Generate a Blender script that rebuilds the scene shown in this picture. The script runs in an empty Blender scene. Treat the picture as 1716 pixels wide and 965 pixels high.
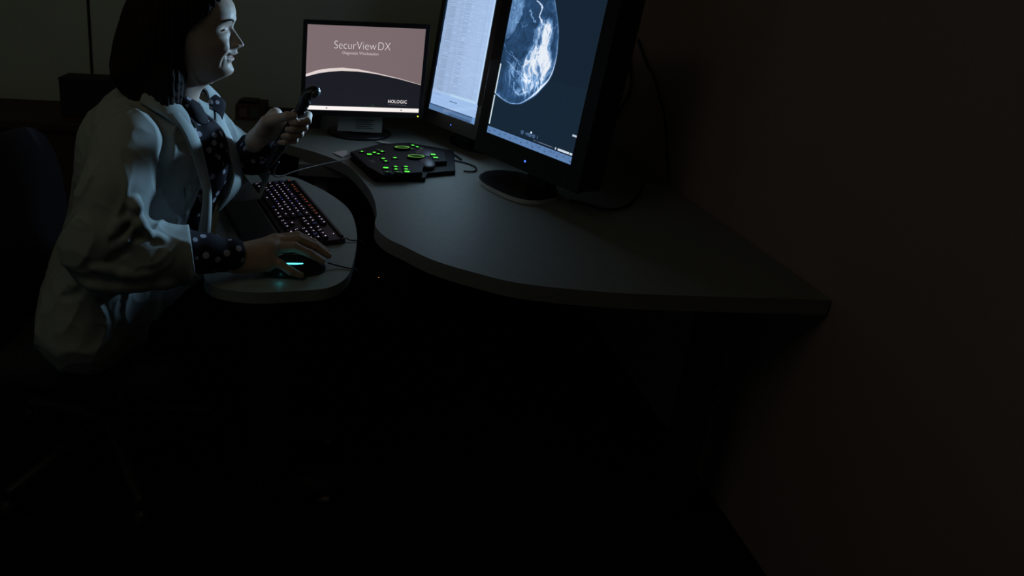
import bpy, bmesh, math, random
import numpy as np
from mathutils import Vector, Matrix
random.seed(7); rng = np.random.default_rng(7)
SC = bpy.context.scene
COL = SC.collection
PI = math.pi

# ------------------------------------------------------------------ camera, world, light, exposure
FPX = 1030.0
PITCH, ROLL, EYE = math.radians(15.5), math.radians(2.9), 1.42
F = Vector((0, math.cos(PITCH), -math.sin(PITCH)))
U0 = Vector((0, math.sin(PITCH), math.cos(PITCH)))
R0 = Vector((1, 0, 0))
RV = R0 * math.cos(ROLL) + U0 * math.sin(ROLL)
UV = -R0 * math.sin(ROLL) + U0 * math.cos(ROLL)
cam_d = bpy.data.cameras.new('camera'); cam = bpy.data.objects.new('camera', cam_d); COL.objects.link(cam)
m = Matrix.Identity(4)
for i in range(3):
    m[i][0] = RV[i]; m[i][1] = UV[i]; m[i][2] = -F[i]
m[2][3] = EYE
cam.matrix_world = m
cam_d.sensor_width = 36; cam_d.lens = FPX / 1716 * 36
cam_d.shift_x = (858 - 560) / 1716
cam_d.shift_y = (210 - 482.5) / 1716
cam_d.clip_start = 0.05
SC.camera = cam
SC.view_settings.view_transform = 'Standard'; SC.view_settings.look = 'None'
SC.view_settings.gamma = 1; SC.view_settings.use_curve_mapping = False
SC.view_settings.exposure = 0.0
w = bpy.data.worlds.new('world'); SC.world = w; w.use_nodes = True
w.node_tree.nodes['Background'].inputs[0].default_value = (0, 0, 0, 1)

def light(name, typ, loc, target, energy, color, **kw):
    d = bpy.data.lights.new(name, typ); d.energy = energy; d.color = color
    for k, v in kw.items(): setattr(d, k, v)
    o = bpy.data.objects.new(name, d); COL.objects.link(o); o.location = loc
    o.rotation_euler = (Vector(target) - Vector(loc)).to_track_quat('-Z', 'Y').to_euler()
    return o
# added blue spot ahead of the displays, stronger than their screens, lighting the reader
light('added_blue_spot', 'SPOT', (0.405, 1.89, 1.20), (-0.31, 1.40, 1.10), 33, (0.36, 0.68, 1.0), spot_size=math.radians(46), spot_blend=0.5, shadow_soft_size=0.03)
# added area lamp in front of the list display to brighten the desk
light('added_desk_wash', 'AREA', (0.40, 2.08, 1.06), (-0.05, 1.65, 0.70), 0.55, (0.50, 0.78, 1.0), shape='RECTANGLE', size=0.22, size_y=0.3)
# dimmed ceiling lamp
light('dimmed_room_lamp', 'AREA', (-0.9, 0.7, 2.52), (-0.7, 1.6, 0.8), 1.55, (1.0, 0.98, 0.64), shape='SQUARE', size=1.2)

# ------------------------------------------------------------------ materials
def mat(name, col, rough=0.6, metal=0.0, emit=None, es=1.0, spec=0.5, noise=None, bump=None, attr=False, emit_attr=False, sss=0):
    mt = bpy.data.materials.new(name); mt.use_nodes = True
    nt = mt.node_tree; b = nt.nodes['Principled BSDF']
    b.inputs['Base Color'].default_value = (*col, 1); b.inputs['Roughness'].default_value = rough
    b.inputs['Metallic'].default_value = metal; b.inputs['Specular IOR Level'].default_value = spec
    if emit is not None:
        b.inputs['Emission Color'].default_value = (*emit, 1); b.inputs['Emission Strength'].default_value = es
    if sss:
        b.inputs['Subsurface Weight'].default_value = sss; b.inputs['Subsurface Radius'].default_value = (0.008, 0.003, 0.002); b.inputs['Subsurface Scale'].default_value = 1
    tc = nt.nodes.new('ShaderNodeTexCoord')
    if noise:
        sc, col2, st = noise
        n = nt.nodes.new('ShaderNodeTexNoise'); n.inputs['Scale'].default_value = sc; n.inputs['Detail'].default_value = 5
        mp = nt.nodes.new('ShaderNodeMapping'); mp.inputs['Scale'].default_value = st
        nt.links.new(tc.outputs['Object'], mp.inputs[0]); nt.links.new(mp.outputs[0], n.inputs['Vector'])
        r = nt.nodes.new('ShaderNodeValToRGB'); r.color_ramp.elements[0].position = 0.35; r.color_ramp.elements[1].position = 0.65
        r.color_ramp.elements[0].color = (*col, 1); r.color_ramp.elements[1].color = (*col2, 1)
        nt.links.new(n.outputs[0], r.inputs[0]); nt.links.new(r.outputs[0], b.inputs['Base Color'])
    if bump:
        sc, strength = bump
        n = nt.nodes.new('ShaderNodeTexNoise'); n.inputs['Scale'].default_value = sc; n.inputs['Detail'].default_value = 4
        nt.links.new(tc.outputs['Object'], n.inputs['Vector'])
        bp = nt.nodes.new('ShaderNodeBump'); bp.inputs['Strength'].default_value = strength; bp.inputs['Distance'].default_value = 0.002
        nt.links.new(n.outputs[0], bp.inputs['Height']); nt.links.new(bp.outputs[0], b.inputs['Normal'])
    if attr or emit_attr:
        a = nt.nodes.new('ShaderNodeAttribute'); a.attribute_name = 'col'
        if attr: nt.links.new(a.outputs['Color'], b.inputs['Base Color'])
        if emit_attr:
            nt.links.new(a.outputs['Color'], b.inputs['Emission Color']); b.inputs['Emission Strength'].default_value = es
    return mt

def lin(r, g, b):
    f = lambda c: ((c / 255 + 0.055) / 1.055) ** 2.4 if c > 10 else c / 255 / 12.92
    return (f(r), f(g), f(b))

M = {}
M['wall'] = mat('painted_wall', (0.66, 0.67, 0.60), 0.9, noise=(3, (0.70, 0.71, 0.63), (1, 1, 1)), bump=(180, 0.3))
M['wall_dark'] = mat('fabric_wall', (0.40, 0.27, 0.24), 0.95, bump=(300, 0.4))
M['joint'] = mat('dark_joint', (0.02, 0.012, 0.012), 0.8)
M['ceiling'] = mat('ceiling_tile', (0.4, 0.4, 0.38), 0.95)
M['carpet'] = mat('dark_carpet', (0.010, 0.008, 0.010), 1.0, spec=0.1, bump=(400, 0.8))
M['desk'] = mat('desk_laminate', (0.27, 0.27, 0.25), 0.55, spec=0.25, noise=(60, (0.25, 0.25, 0.235), (1, 1, 1)), bump=(500, 0.08))
M['desk_edge'] = mat('desk_edge_band', (0.27, 0.245, 0.24), 0.6, spec=0.25)
M['tray'] = mat('tray_laminate', (0.36, 0.38, 0.36), 0.5, spec=0.3, noise=(50, (0.33, 0.35, 0.335), (1, 1, 1)))
M['under'] = mat('underframe_metal', (0.02, 0.016, 0.018), 0.5)
M['counter'] = mat('brown_counter', (0.075, 0.036, 0.028), 0.6, noise=(12, (0.055, 0.026, 0.02), (1, 12, 1)))
M['bezel'] = mat('black_bezel', (0.016, 0.013, 0.014), 0.42, spec=0.4)
M['bezel_brown'] = mat('matte_dark_bezel', (0.055, 0.043, 0.036), 0.38, spec=0.5)
M['plastic'] = mat('black_plastic', (0.012, 0.010, 0.012), 0.45, spec=0.4)
M['plastic_soft'] = mat('satin_black_plastic', (0.02, 0.017, 0.02), 0.3, spec=0.5)
M['silver'] = mat('silver_plastic', (0.70, 0.70, 0.67), 0.4, metal=0.2)
M['dial_black'] = mat('dial_black', (0.004, 0.003, 0.004), 1.0, spec=0.0)
M['deck_black'] = mat('deck_black', (0.010, 0.008, 0.010), 0.6, spec=0.18)
M['keycap'] = mat('keycap', (0.014, 0.010, 0.016), 0.5, spec=0.3)
M['kbbody'] = mat('keyboard_body', (0.045, 0.030, 0.042), 0.4, spec=0.4)
M['k_white'] = mat('white_key_glow', (0, 0, 0), emit=lin(205, 180, 215), es=1.0)
M['k_violet'] = mat('violet_key_glow', (0, 0, 0), emit=lin(80, 75, 190), es=0.7)
M['k_orange'] = mat('orange_key_glow', (0, 0, 0), emit=lin(225, 85, 30), es=0.7)
M['green'] = mat('green_glow', (0, 0, 0), emit=(0.10, 0.92, 0.05), es=1.15)
M['green_dim'] = mat('dim_green_glow', (0, 0, 0), emit=(0.05, 0.34, 0.03), es=1.0)
M['ring_glow'] = mat('pale_green_ring_glow', (0, 0, 0), emit=(0.22, 0.60, 0.10), es=0.9)
M['cyan'] = mat('cyan_glow', (0, 0, 0), emit=(0.10, 0.85, 0.95), es=2.2)
M['cyan_dim'] = mat('cyan_underglow', (0, 0, 0), emit=(0.03, 0.55, 0.65), es=5)
M['led_blue'] = mat('blue_led', (0, 0, 0), emit=(0.06, 0.16, 1.0), es=2.0)
M['led_yellow'] = mat('yellow_green_led', (0, 0, 0), emit=(0.75, 0.80, 0.05), es=1.6)
M['led_orange'] = mat('orange_led', (0, 0, 0), emit=(1.0, 0.42, 0.03), es=0.9)
M['paper'] = mat('paper', (0.62, 0.52, 0.50), 0.9)
M['label'] = mat('label_paper', (0.30, 0.30, 0.29), 0.7)
M['ink'] = mat('ink', (0.04, 0.04, 0.04), 0.7)
M['cable'] = mat('black_cable', (0.015, 0.012, 0.013), 0.5)
M['cable_grey'] = mat('grey_cable', (0.10, 0.095, 0.10), 0.4)
M['chair'] = mat('chair_fabric', (0.034, 0.030, 0.040), 0.95, bump=(600, 0.6))
M['box'] = mat('dark_case', (0.022, 0.018, 0.026), 0.7)
M['skin'] = mat('skin', (0.5, 0.35, 0.28), 0.52, attr=True, spec=0.3, bump=(900, 0.12), sss=0.08)
M['hair'] = mat('dark_brown_hair', (0.020, 0.012, 0.012), 0.75, spec=0.12, noise=(40, (0.022, 0.013, 0.011), (4, 4, 0.4)))
M['coat'] = mat('white_cotton_coat', (0.38, 0.39, 0.375), 0.9, spec=0.12, bump=(900, 0.15))
M['trousers'] = mat('dark_trousers', (0.014, 0.010, 0.012), 0.95, spec=0.1)
M['shoe'] = mat('black_shoe', (0.01, 0.01, 0.01), 0.5)
M['eye'] = mat('eye', (0.5, 0.5, 0.5), 0.12, attr=True)
M['brow'] = mat('eyebrow_hair', (0.022, 0.013, 0.010), 0.8)
M['teeth'] = mat('teeth', (0.62, 0.60, 0.56), 0.25)
M['metal'] = mat('bright_metal', (0.75, 0.75, 0.78), 0.2, metal=1.0)
M['button'] = mat('horn_button', (0.16, 0.14, 0.13), 0.4)

def dot_material():
    mt = mat('polka_dot_blouse', (0.013, 0.007, 0.012), 0.8, spec=0.2); nt = mt.node_tree; b = nt.nodes['Principled BSDF']
    tc = nt.nodes.new('ShaderNodeTexCoord')
    v = nt.nodes.new('ShaderNodeTexVoronoi'); v.inputs['Scale'].default_value = 40; v.inputs['Randomness'].default_value = 0.75
    nt.links.new(tc.outputs['Object'], v.inputs['Vector'])
    r = nt.nodes.new('ShaderNodeValToRGB'); r.color_ramp.interpolation = 'LINEAR'
    r.color_ramp.elements[0].position = 0.27; r.color_ramp.elements[0].color = (0.40, 0.36, 0.42, 1)
    r.color_ramp.elements[1].position = 0.31; r.color_ramp.elements[1].color = (0.013, 0.007, 0.012, 1)
    nt.links.new(v.outputs['Distance'], r.inputs[0]); nt.links.new(r.outputs[0], b.inputs['Base Color'])
    return mt
M['blouse'] = dot_material()

# ------------------------------------------------------------------ object helpers
def link(name, me, mats, parent=None, smooth=False):
    if not isinstance(mats, (list, tuple)): mats = [mats]
    if not len(me.materials):
        for x in mats: me.materials.append(x)
    if smooth: me.shade_smooth()
    o = bpy.data.objects.new(name, me); COL.objects.link(o)
    if parent is not None: o.parent = parent
    return o
def pydata(name, v, f, mats, parent=None, smooth=False):
    me = bpy.data.meshes.new(name); me.from_pydata([tuple(map(float, p)) for p in v], [], [tuple(map(int, q)) for q in f]); me.update()
    return link(name, me, mats, parent, smooth)
def from_bm(name, bm, mats, parent=None, smooth=False):
    me = bpy.data.meshes.new(name); bmesh.ops.recalc_face_normals(bm, faces=bm.faces[:]); bm.to_mesh(me); bm.free()
    return link(name, me, mats, parent, smooth)
def thing(name, label, cat, loc=(0, 0, 0), rz=0.0, group=None):
    o = bpy.data.objects.new(name, None); COL.objects.link(o); o.empty_display_size = 0.05
    o.location = loc; o.rotation_euler = (0, 0, rz); o['label'] = label; o['category'] = cat
    if group: o['group'] = group
    return o
def tag(o, label, cat, group=None):
    o['label'] = label; o['category'] = cat
    if group: o['group'] = group
    return o
def struct(o):
    o['kind'] = 'structure'; return o
def box_bm(bm, lo, hi, mi=0, bev=0.0, seg=2, mtx=None):
    b2 = bmesh.new(); bmesh.ops.create_cube(b2, size=1)
    for v in b2.verts:
        v.co = Vector([lo[i] + (v.co[i] + .5) * (hi[i] - lo[i]) for i in range(3)])
    if bev: bmesh.ops.bevel(b2, geom=b2.edges[:] , offset=bev, segments=seg, profile=.5, affect='EDGES')
    if mtx is not None: bmesh.ops.transform(b2, matrix=mtx, verts=b2.verts[:])
    for f_ in b2.faces: f_.material_index = mi
    me = bpy.data.meshes.new('t'); b2.to_mesh(me); b2.free(); bm.from_mesh(me); bpy.data.meshes.remove(me)
def box(name, lo, hi, mt, parent=None, bev=0.0, seg=2, mtx=None):
    bm = bmesh.new(); box_bm(bm, lo, hi, 0, bev, seg, mtx); return from_bm(name, bm, mt, parent)
def prism(name, pts, z0, z1, mt, parent=None, bev=0.0, side_mat=None):
    bm = bmesh.new()
    a = [bm.verts.new((p[0], p[1], z0)) for p in pts]; b = [bm.verts.new((p[0], p[1], z1)) for p in pts]
    bm.faces.new(a[::-1]); top = bm.faces.new(b)
    n = len(pts)
    for i in range(n):
        fc = bm.faces.new((a[i], a[(i + 1) % n], b[(i + 1) % n], b[i]))
        if side_mat: fc.material_index = 1
    if bev:
        ed = [e for e in top.edges]
        bmesh.ops.bevel(bm, geom=ed, offset=bev, segments=3, profile=.5, affect='EDGES')
    return from_bm(name, bm, [mt, side_mat] if side_mat else mt, parent)
def catmull(P, n=8, closed=False):
    P = [Vector(p) for p in P]; out = []
    N = len(P); rngN = N if closed else N - 1
    for i in range(rngN):
        if closed: p0, p1, p2, p3 = P[(i - 1) % N], P[i], P[(i + 1) % N], P[(i + 2) % N]
        else: p0, p1, p2, p3 = P[max(i - 1, 0)], P[i], P[i + 1], P[min(i + 2, N - 1)]
        for k in range(n):
            t = k / n
            out.append(.5 * ((2 * p1) + (-p0 + p2) * t + (2 * p0 - 5 * p1 + 4 * p2 - p3) * t * t + (-p0 + 3 * p1 - 3 * p2 + p3) * t ** 3))
    if not closed: out.append(P[-1])
    return out
def tube_bm(bm, pts, r, seg=8, cap=True, mi=0):
    pts = [Vector(p) for p in pts]; n = len(pts)
    rr = r if isinstance(r, (list, tuple, np.ndarray)) else [r] * n
    ref = Vector((0, 0, 1)); rings = []
    for i, p in enumerate(pts):
        t = (pts[min(i + 1, n - 1)] - pts[max(i - 1, 0)]).normalized()
        u = t.cross(ref)
        if u.length < .05: u = t.cross(Vector((1, 0, 0)))
        u.normalize(); v = t.cross(u)
        rings.append([bm.verts.new(p + (u * math.cos(2 * PI * k / seg) + v * math.sin(2 * PI * k / seg)) * rr[i]) for k in range(seg)])
    for i in range(n - 1):
        for k in range(seg):
            f_ = bm.faces.new((rings[i][k], rings[i][(k + 1) % seg], rings[i + 1][(k + 1) % seg], rings[i + 1][k])); f_.material_index = mi
    if cap:
        for q in (rings[0][::-1], rings[-1]):
            f_ = bm.faces.new(q); f_.material_index = mi
def tube(name, pts, r, mt, parent=None, seg=8, n=8, smooth=True):
    bm = bmesh.new(); pp = catmull(pts, n) if n else pts
    if isinstance(r, (list, tuple)): r = list(np.interp(np.linspace(0, 1, len(pp)), np.linspace(0, 1, len(r)), r))
    tube_bm(bm, pp, r, seg); return from_bm(name, bm, mt, parent, smooth)
def lathe(name, prof, mt, parent=None, mtx=None, seg=32, smooth=True):
    bm = bmesh.new(); rings = []
    for r, z in prof:
        rings.append([bm.verts.new((r * math.cos(2 * PI * k / seg), r * math.sin(2 * PI * k / seg), z)) for k in range(seg)])
    for i in range(len(rings) - 1):
        for k in range(seg): bm.faces.new((rings[i][k], rings[i][(k + 1) % seg], rings[i + 1][(k + 1) % seg], rings[i + 1][k]))
    bm.faces.new(rings[0][::-1]); bm.faces.new(rings[-1])
    if mtx is not None: bmesh.ops.transform(bm, matrix=mtx, verts=bm.verts[:])
    return from_bm(name, bm, mt, parent, smooth)
def text(name, s, size, mt, parent, mtx, sx=1.0, offset=0.0, sp=1.0):
    cu = bpy.data.curves.new(name, 'FONT'); cu.body = s; cu.size = size; cu.align_x = 'CENTER'; cu.offset = offset; cu.space_character = sp
    o = bpy.data.objects.new(name + '_c', cu); COL.objects.link(o)
    bpy.context.view_layer.update()
    me = bpy.data.meshes.new_from_object(o.evaluated_get(bpy.context.evaluated_depsgraph_get()))
    bpy.data.objects.remove(o); bpy.data.curves.remove(cu)
    me.transform(mtx @ Matrix.Diagonal((sx, 1, 1, 1))); me.materials.clear()
    return link(name, me, mt, parent)

# ------------------------------------------------------------------ SDF modelling (implicit shapes -> surface nets)
class SDF:
    def __init__(s, lo, hi, h):
        s.lo = np.array(lo, np.float32); s.h = h
        s.n = np.ceil((np.array(hi) - np.array(lo)) / h).astype(int) + 1
        s.d = np.full(s.n, 0.5, np.float32)
        s.ax = [s.lo[i] + h * np.arange(s.n[i], dtype=np.float32) for i in range(3)]
    def win(s, blo, bhi):
        sl = []
        for i in range(3):
            a = int(np.clip(math.floor((blo[i] - s.lo[i]) / s.h), 0, s.n[i])); b = int(np.clip(math.ceil((bhi[i] - s.lo[i]) / s.h) + 1, 0, s.n[i]))
            sl.append(slice(a, b))
        sl = tuple(sl)
        return sl, s.ax[0][sl[0]][:, None, None], s.ax[1][sl[1]][None, :, None], s.ax[2][sl[2]][None, None, :]
    def op(s, v, sl, k, mode):
        a = s.d[sl]
        if a.size == 0: return
        if mode == 'sub': v = -v
        if mode == 'add':
            if k: h = np.clip(.5 + .5 * (a - v) / k, 0, 1); r = a * (1 - h) + v * h - k * h * (1 - h)
            else: r = np.minimum(a, v)
        else:
            if k: h = np.clip(.5 - .5 * (a - v) / k, 0, 1); r = a * (1 - h) + v * h + k * h * (1 - h)
            else: r = np.maximum(a, v)
        s.d[sl] = r
    def cap(s, a, b, ra, rb=None, k=0.0, mode='add', sq=None):
        rb = ra if rb is None else rb; a = np.array(a, float); b = np.array(b, float); R = max(ra, rb) + k + 3 * s.h + .01
        sl, X, Y, Z = s.win(np.minimum(a, b) - R, np.maximum(a, b) + R)
        ba = b - a; L = float(ba @ ba) + 1e-12
        t = np.clip(((X - a[0]) * ba[0] + (Y - a[1]) * ba[1] + (Z - a[2]) * ba[2]) / L, 0, 1)
        q = np.sqrt((X - a[0] - t * ba[0]) ** 2 + (Y - a[1] - t * ba[1]) ** 2 + (Z - a[2] - t * ba[2]) ** 2)
        s.op(q - (ra + (rb - ra) * t), sl, k, mode)
    def chain(s, pts, rad, k=0.0, mode='add'):
        for i in range(len(pts) - 1): s.cap(pts[i], pts[i + 1], rad[i], rad[i + 1], k, mode)
    def ell(s, c, r, k=0.0, mode='add', rot=None):
        c = np.array(c, float); r = np.array(r, float); R = (max(r) if rot is not None else r) + k + 3 * s.h + .01
        sl, X, Y, Z = s.win(c - R, c + R); X = X - c[0]; Y = Y - c[1]; Z = Z - c[2]
        if rot is not None:
            m_ = np.array(Matrix.Rotation(rot[1], 3, rot[0]).transposed())
            X, Y, Z = (m_[i, 0] * X + m_[i, 1] * Y + m_[i, 2] * Z for i in range(3))
        k0 = np.sqrt((X / r[0]) ** 2 + (Y / r[1]) ** 2 + (Z / r[2]) ** 2) + 1e-9
        k1 = np.sqrt((X / r[0] ** 2) ** 2 + (Y / r[1] ** 2) ** 2 + (Z / r[2] ** 2) ** 2) + 1e-9
        s.op(k0 * (k0 - 1) / k1, sl, k, mode)
    def fn(s, f_, blo, bhi, k=0.0, mode='add'):
        sl, X, Y, Z = s.win(blo, bhi); v = f_(X, Y, Z); s.op(np.broadcast_to(v, s.d[sl].shape).astype(np.float32), sl, k, mode)
    def disp(s, f_, blo=None, bhi=None):
        if blo is None: blo = s.lo; bhi = s.lo + s.n * s.h
        sl, X, Y, Z = s.win(blo, bhi); s.d[sl] = s.d[sl] + f_(X, Y, Z)
    def near(s, p, inset):
        p = np.array(p, float)
        for _ in range(25):
            q = (p - s.lo) / s.h; i = np.clip(np.round(q).astype(int), 1, s.n - 2)
            f = float(s.d[tuple(i)]); g_ = np.array([s.d[tuple(i + e)] - s.d[tuple(i - e)] for e in np.eye(3, dtype=int)], float); L = np.linalg.norm(g_)
            if L < 1e-6: break
            p = p - np.clip(f + inset, -.01, .01) * g_ / L
        return p
    def fold(s, pts, r=.007, k=.012, inset=.003, mode='add', n=5):
        pp = [s.near(q, inset) for q in catmull(pts, n)]; m_ = len(pp)
        inset = r - .0022 if mode == 'add' else -(r - .0028)
        rr = [r * (.35 + .65 * math.sin(PI * i / (m_ - 1))) for i in range(m_)]
        s.chain(pp, rr, k, mode)
    def mesh(s):
        d = s.d.copy(); d[0] = d[-1] = .1; d[:, 0] = d[:, -1] = .1; d[:, :, 0] = d[:, :, -1] = .1
        nx, ny, nz = d.shape; neg = d < 0
        cnt = np.zeros((nx - 1, ny - 1, nz - 1), np.int8)
        for i in (0, 1):
            for j in (0, 1):
                for k in (0, 1): cnt += neg[i:nx - 1 + i, j:ny - 1 + j, k:nz - 1 + k]
        act = (cnt > 0) & (cnt < 8); idx = np.full(act.shape, -1, np.int32); ci = np.argwhere(act); idx[act] = np.arange(len(ci))
        P = np.zeros((len(ci), 3)); W = np.zeros(len(ci))
        for ax in range(3):
            o = [a for a in range(3) if a != ax]
            for u in (0, 1):
                for v in (0, 1):
                    st = np.zeros(3, int); st[o[0]] = u; st[o[1]] = v; en = st.copy(); en[ax] = 1
                    A = ci + st; B = ci + en; da = d[A[:, 0], A[:, 1], A[:, 2]]; db = d[B[:, 0], B[:, 1], B[:, 2]]
                    mk = (da < 0) != (db < 0); t = np.where(mk, da / np.where(mk, da - db, 1), 0)
                    q = np.tile(st.astype(float), (len(ci), 1)); q[:, ax] += t
                    P[mk] += q[mk]; W[mk] += 1
        P = (ci + P / W[:, None]) * s.h + s.lo
        faces = []
        for ax in range(3):
            o = [(ax + 1) % 3, (ax + 2) % 3]
            sa = [slice(1, -1)] * 3; sb = [slice(1, -1)] * 3; sa[ax] = slice(0, -1); sb[ax] = slice(1, None)
            na = neg[tuple(sa)]; nb = neg[tuple(sb)]; e = np.argwhere(na != nb); flip = na[na != nb]
            off = np.array([1, 1, 1]); off[ax] = 0; e = e + off
            def c(du, dv):
                q = e.copy(); q[:, o[0]] -= du; q[:, o[1]] -= dv; return idx[q[:, 0], q[:, 1], q[:, 2]]
            Q = np.stack([c(1, 1), c(0, 1), c(0, 0), c(1, 0)], 1); Q[~flip] = Q[~flip][:, ::-1]; faces.append(Q)
        return P, np.concatenate(faces)
def np_mesh(name, P, Q, mats, parent=None, col=None, smooth=True):
    me = bpy.data.meshes.new(name); me.vertices.add(len(P)); me.vertices.foreach_set('co', P.astype(np.float32).ravel())
    me.loops.add(Q.size); me.loops.foreach_set('vertex_index', Q.astype(np.int32).ravel())
    me.polygons.add(len(Q)); me.polygons.foreach_set('loop_start', np.arange(0, Q.size, Q.shape[1], dtype=np.int32))
    me.update(calc_edges=True)
    if col is not None:
        a = me.color_attributes.new('col', 'FLOAT_COLOR', 'POINT'); a.data.foreach_set('color', np.concatenate([col, np.ones((len(P), 1))], 1).astype(np.float32).ravel())
    return link(name, me, mats, parent, smooth)
def wob(seed, f0, n=5, aniso=(1, 1, 1)):
    r = np.random.default_rng(seed); K = r.normal(size=(n, 3)) * f0 * np.array(aniso); ph = r.uniform(0, 6.28, n)
    def g(X, Y, Z):
        v = 0
        for i in range(n): v = v + np.sin(K[i, 0] * X + K[i, 1] * Y + K[i, 2] * Z + ph[i])
        return v / n
    return g
def sheet(name, A, B, mt, parent, thick=0.003, n=8, m_=8, bulge=0.0, bdir=(0, -1, 0)):
    """cloth strip between two rails, with thickness"""
    a = catmull(A, n); b = catmull(B, n)
    L = max(len(a), len(b)); bd = Vector(bdir)
    def rs(q): 
        return [q[min(int(round(i * (len(q) - 1) / (L - 1))), len(q) - 1)] for i in range(L)]
    a = rs(a); b = rs(b); V = []; Fc = []
    for i in range(L):
        for j in range(m_ + 1):
            t = j / m_; V.append(a[i].lerp(b[i], t) + bd * bulge * math.sin(PI * t))
    for i in range(L - 1):
        for j in range(m_):
            k = i * (m_ + 1) + j; Fc.append((k, k + 1, k + m_ + 2, k + m_ + 1))
    o = pydata(name, V, Fc, mt, parent, True)
    md = o.modifiers.new('s', 'SOLIDIFY'); md.thickness = thick; md.offset = 0
    return o

# ------------------------------------------------------------------ the room
def wallbox(name, lo, hi, mt): return struct(box(name, lo, hi, mt))
wallbox('floor', (-2.5, -1.3, -0.1), (2.4, 2.75, 0.0), M['carpet'])
wallbox('wall_back', (-2.5, 2.65, 0), (2.4, 2.75, 2.6), M['wall'])
wallbox('wall_left', (-2.5, -1.3, 0), (-2.4, 2.65, 2.6), M['wall'])
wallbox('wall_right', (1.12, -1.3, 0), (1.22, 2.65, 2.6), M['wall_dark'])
wallbox('wall_front', (-2.5, -1.4, 0), (2.4, -1.3, 2.6), M['wall'])
wallbox('ceiling', (-2.5, -1.4, 2.6), (2.4, 2.75, 2.7), M['ceiling'])
wallbox('trim_1', (-1.078, 2.643, 0.74), (-1.068, 2.655, 2.6), M['joint'])

# rear counter along the back wall on the left
t = thing('counter', 'low brown counter along the back wall behind the chair', 'counter', (-1.5, 2.4, 0))
box('countertop', (-0.88, -0.10, 0.70), (0.70, 0.245, 0.735), M['counter'], t, bev=0.004)
box('cabinet_body', (-0.86, -0.07, 0.002), (0.68, 0.245, 0.70), M['counter'], t)
box('door', (-0.85, -0.088, 0.05), (-0.10, -0.07, 0.68), M['counter'], t, bev=0.003)
box('door', (-0.08, -0.088, 0.05), (0.67, -0.07, 0.68), M['counter'], t, bev=0.003)
t = thing('equipment_case', 'dark blocky equipment case standing on the rear counter behind the hair', 'case', (-1.08, 2.45, 0.735))
box('body', (-0.035, -0.04, 0.0), (0.30, 0.06, 0.150), M['box'], t, bev=0.004)
box('lid', (-0.037, -0.042, 0.150), (0.302, 0.062, 0.158), M['box'], t, bev=0.003)

# ------------------------------------------------------------------ the desk
front = [(-0.42, 2.40), (-0.27, 2.245), (-0.144, 2.139), (-0.056, 2.076), (0.047, 1.963), (0.102, 1.807), (0.126, 1.682), (0.129, 1.566), (0.121, 1.49), (0.144, 1.423),
         (0.187, 1.375), (0.25, 1.311), (0.333, 1.263), (0.432, 1.223), (0.599, 1.205), (0.756, 1.205), (1.00, 1.215)]
fr = [(p.x, p.y) for p in catmull([(a, b, 0) for a, b in front], 6)]
outline = fr + [(1.115, 1.22), (1.115, 2.645), (-0.42, 2.645)]
desk = thing('desk', 'grey curved workstation desk carrying the three displays', 'desk', (0.5, 2.0, 0))
dk = prism('desktop', [(x - .5, y - 2.0) for x, y in outline], 0.702, 0.74, M['desk'], desk, bev=0.002, side_mat=M['desk_edge'])
for x, y in ((0.97, 1.36), (0.95, 2.5), (-0.3, 2.5)):
    box('leg', (x - .5 - .03, y - 2.0 - .03, 0.001), (x - .5 + .03, y - 2.0 + .03, 0.702), M['under'], desk, bev=0.003)
box('modesty_panel', (-0.80, 0.50, 0.15), (0.58, 0.52, 0.702), M['under'], desk)
box('support_beam', (-0.62, 0.06, 0.655), (-0.42, 0.46, 0.702), M['desk_edge'], desk, bev=0.003)

tr_pts = [(-0.33, 1.90), (-0.203, 1.935), (-0.126, 1.925), (-0.068, 1.872), (-0.012, 1.806), (0.041, 1.717), (0.065, 1.641), (0.075, 1.542), (0.074, 1.456), (0.063, 1.355),
          (0.046, 1.281), (0.005, 1.232), (-0.061, 1.213), (-0.15, 1.197), (-0.22, 1.203), (-0.262, 1.225), (-0.282, 1.27), (-0.29, 1.40), (-0.32, 1.65), (-0.36, 1.80)]
trp = [(p.x, p.y) for p in catmull([(a, b, 0) for a, b in tr_pts], 6, True)]
tray = thing('keyboard_tray', 'grey rounded keyboard tray below the desk edge under the hand', 'tray', (-0.1, 1.5, 0))
prism('tray_board', [(x + .1, y - 1.5) for x, y in trp], 0.672, 0.70, M['tray'], tray, bev=0.004)
box('support_arm', (0.04, 0.02, 0.62), (0.09, 0.62, 0.655), M['under'], tray, bev=0.003)
box('mounting_plate', (-0.05, -0.05, 0.655), (0.14, 0.12, 0.672), M['under'], tray, bev=0.002)
box('tilt_knob', (0.13, 0.0, 0.625), (0.175, 0.03, 0.655), M['plastic_soft'], tray, bev=0.008)

# computer under the desk with a tiny orange light
t = thing('computer_tower', 'black computer tower under the desk with a tiny orange light', 'computer', (0.21, 2.22, 0))
box('case', (-0.09, -0.12, 0.01), (0.09, 0.22, 0.42), M['plastic'], t, bev=0.004)
box('front_panel', (-0.085, -0.128, 0.015), (0.085, -0.12, 0.415), M['plastic_soft'], t, bev=0.002)
lathe('orange_light', [(0.0016, 0), (0.0016, 0.001)], M['led_orange'], t, Matrix.Translation((-0.012, -0.128, 0.252)) @ Matrix.Rotation(PI / 2, 4, 'X'), 10)['label'] = 'tiny orange light'

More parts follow.
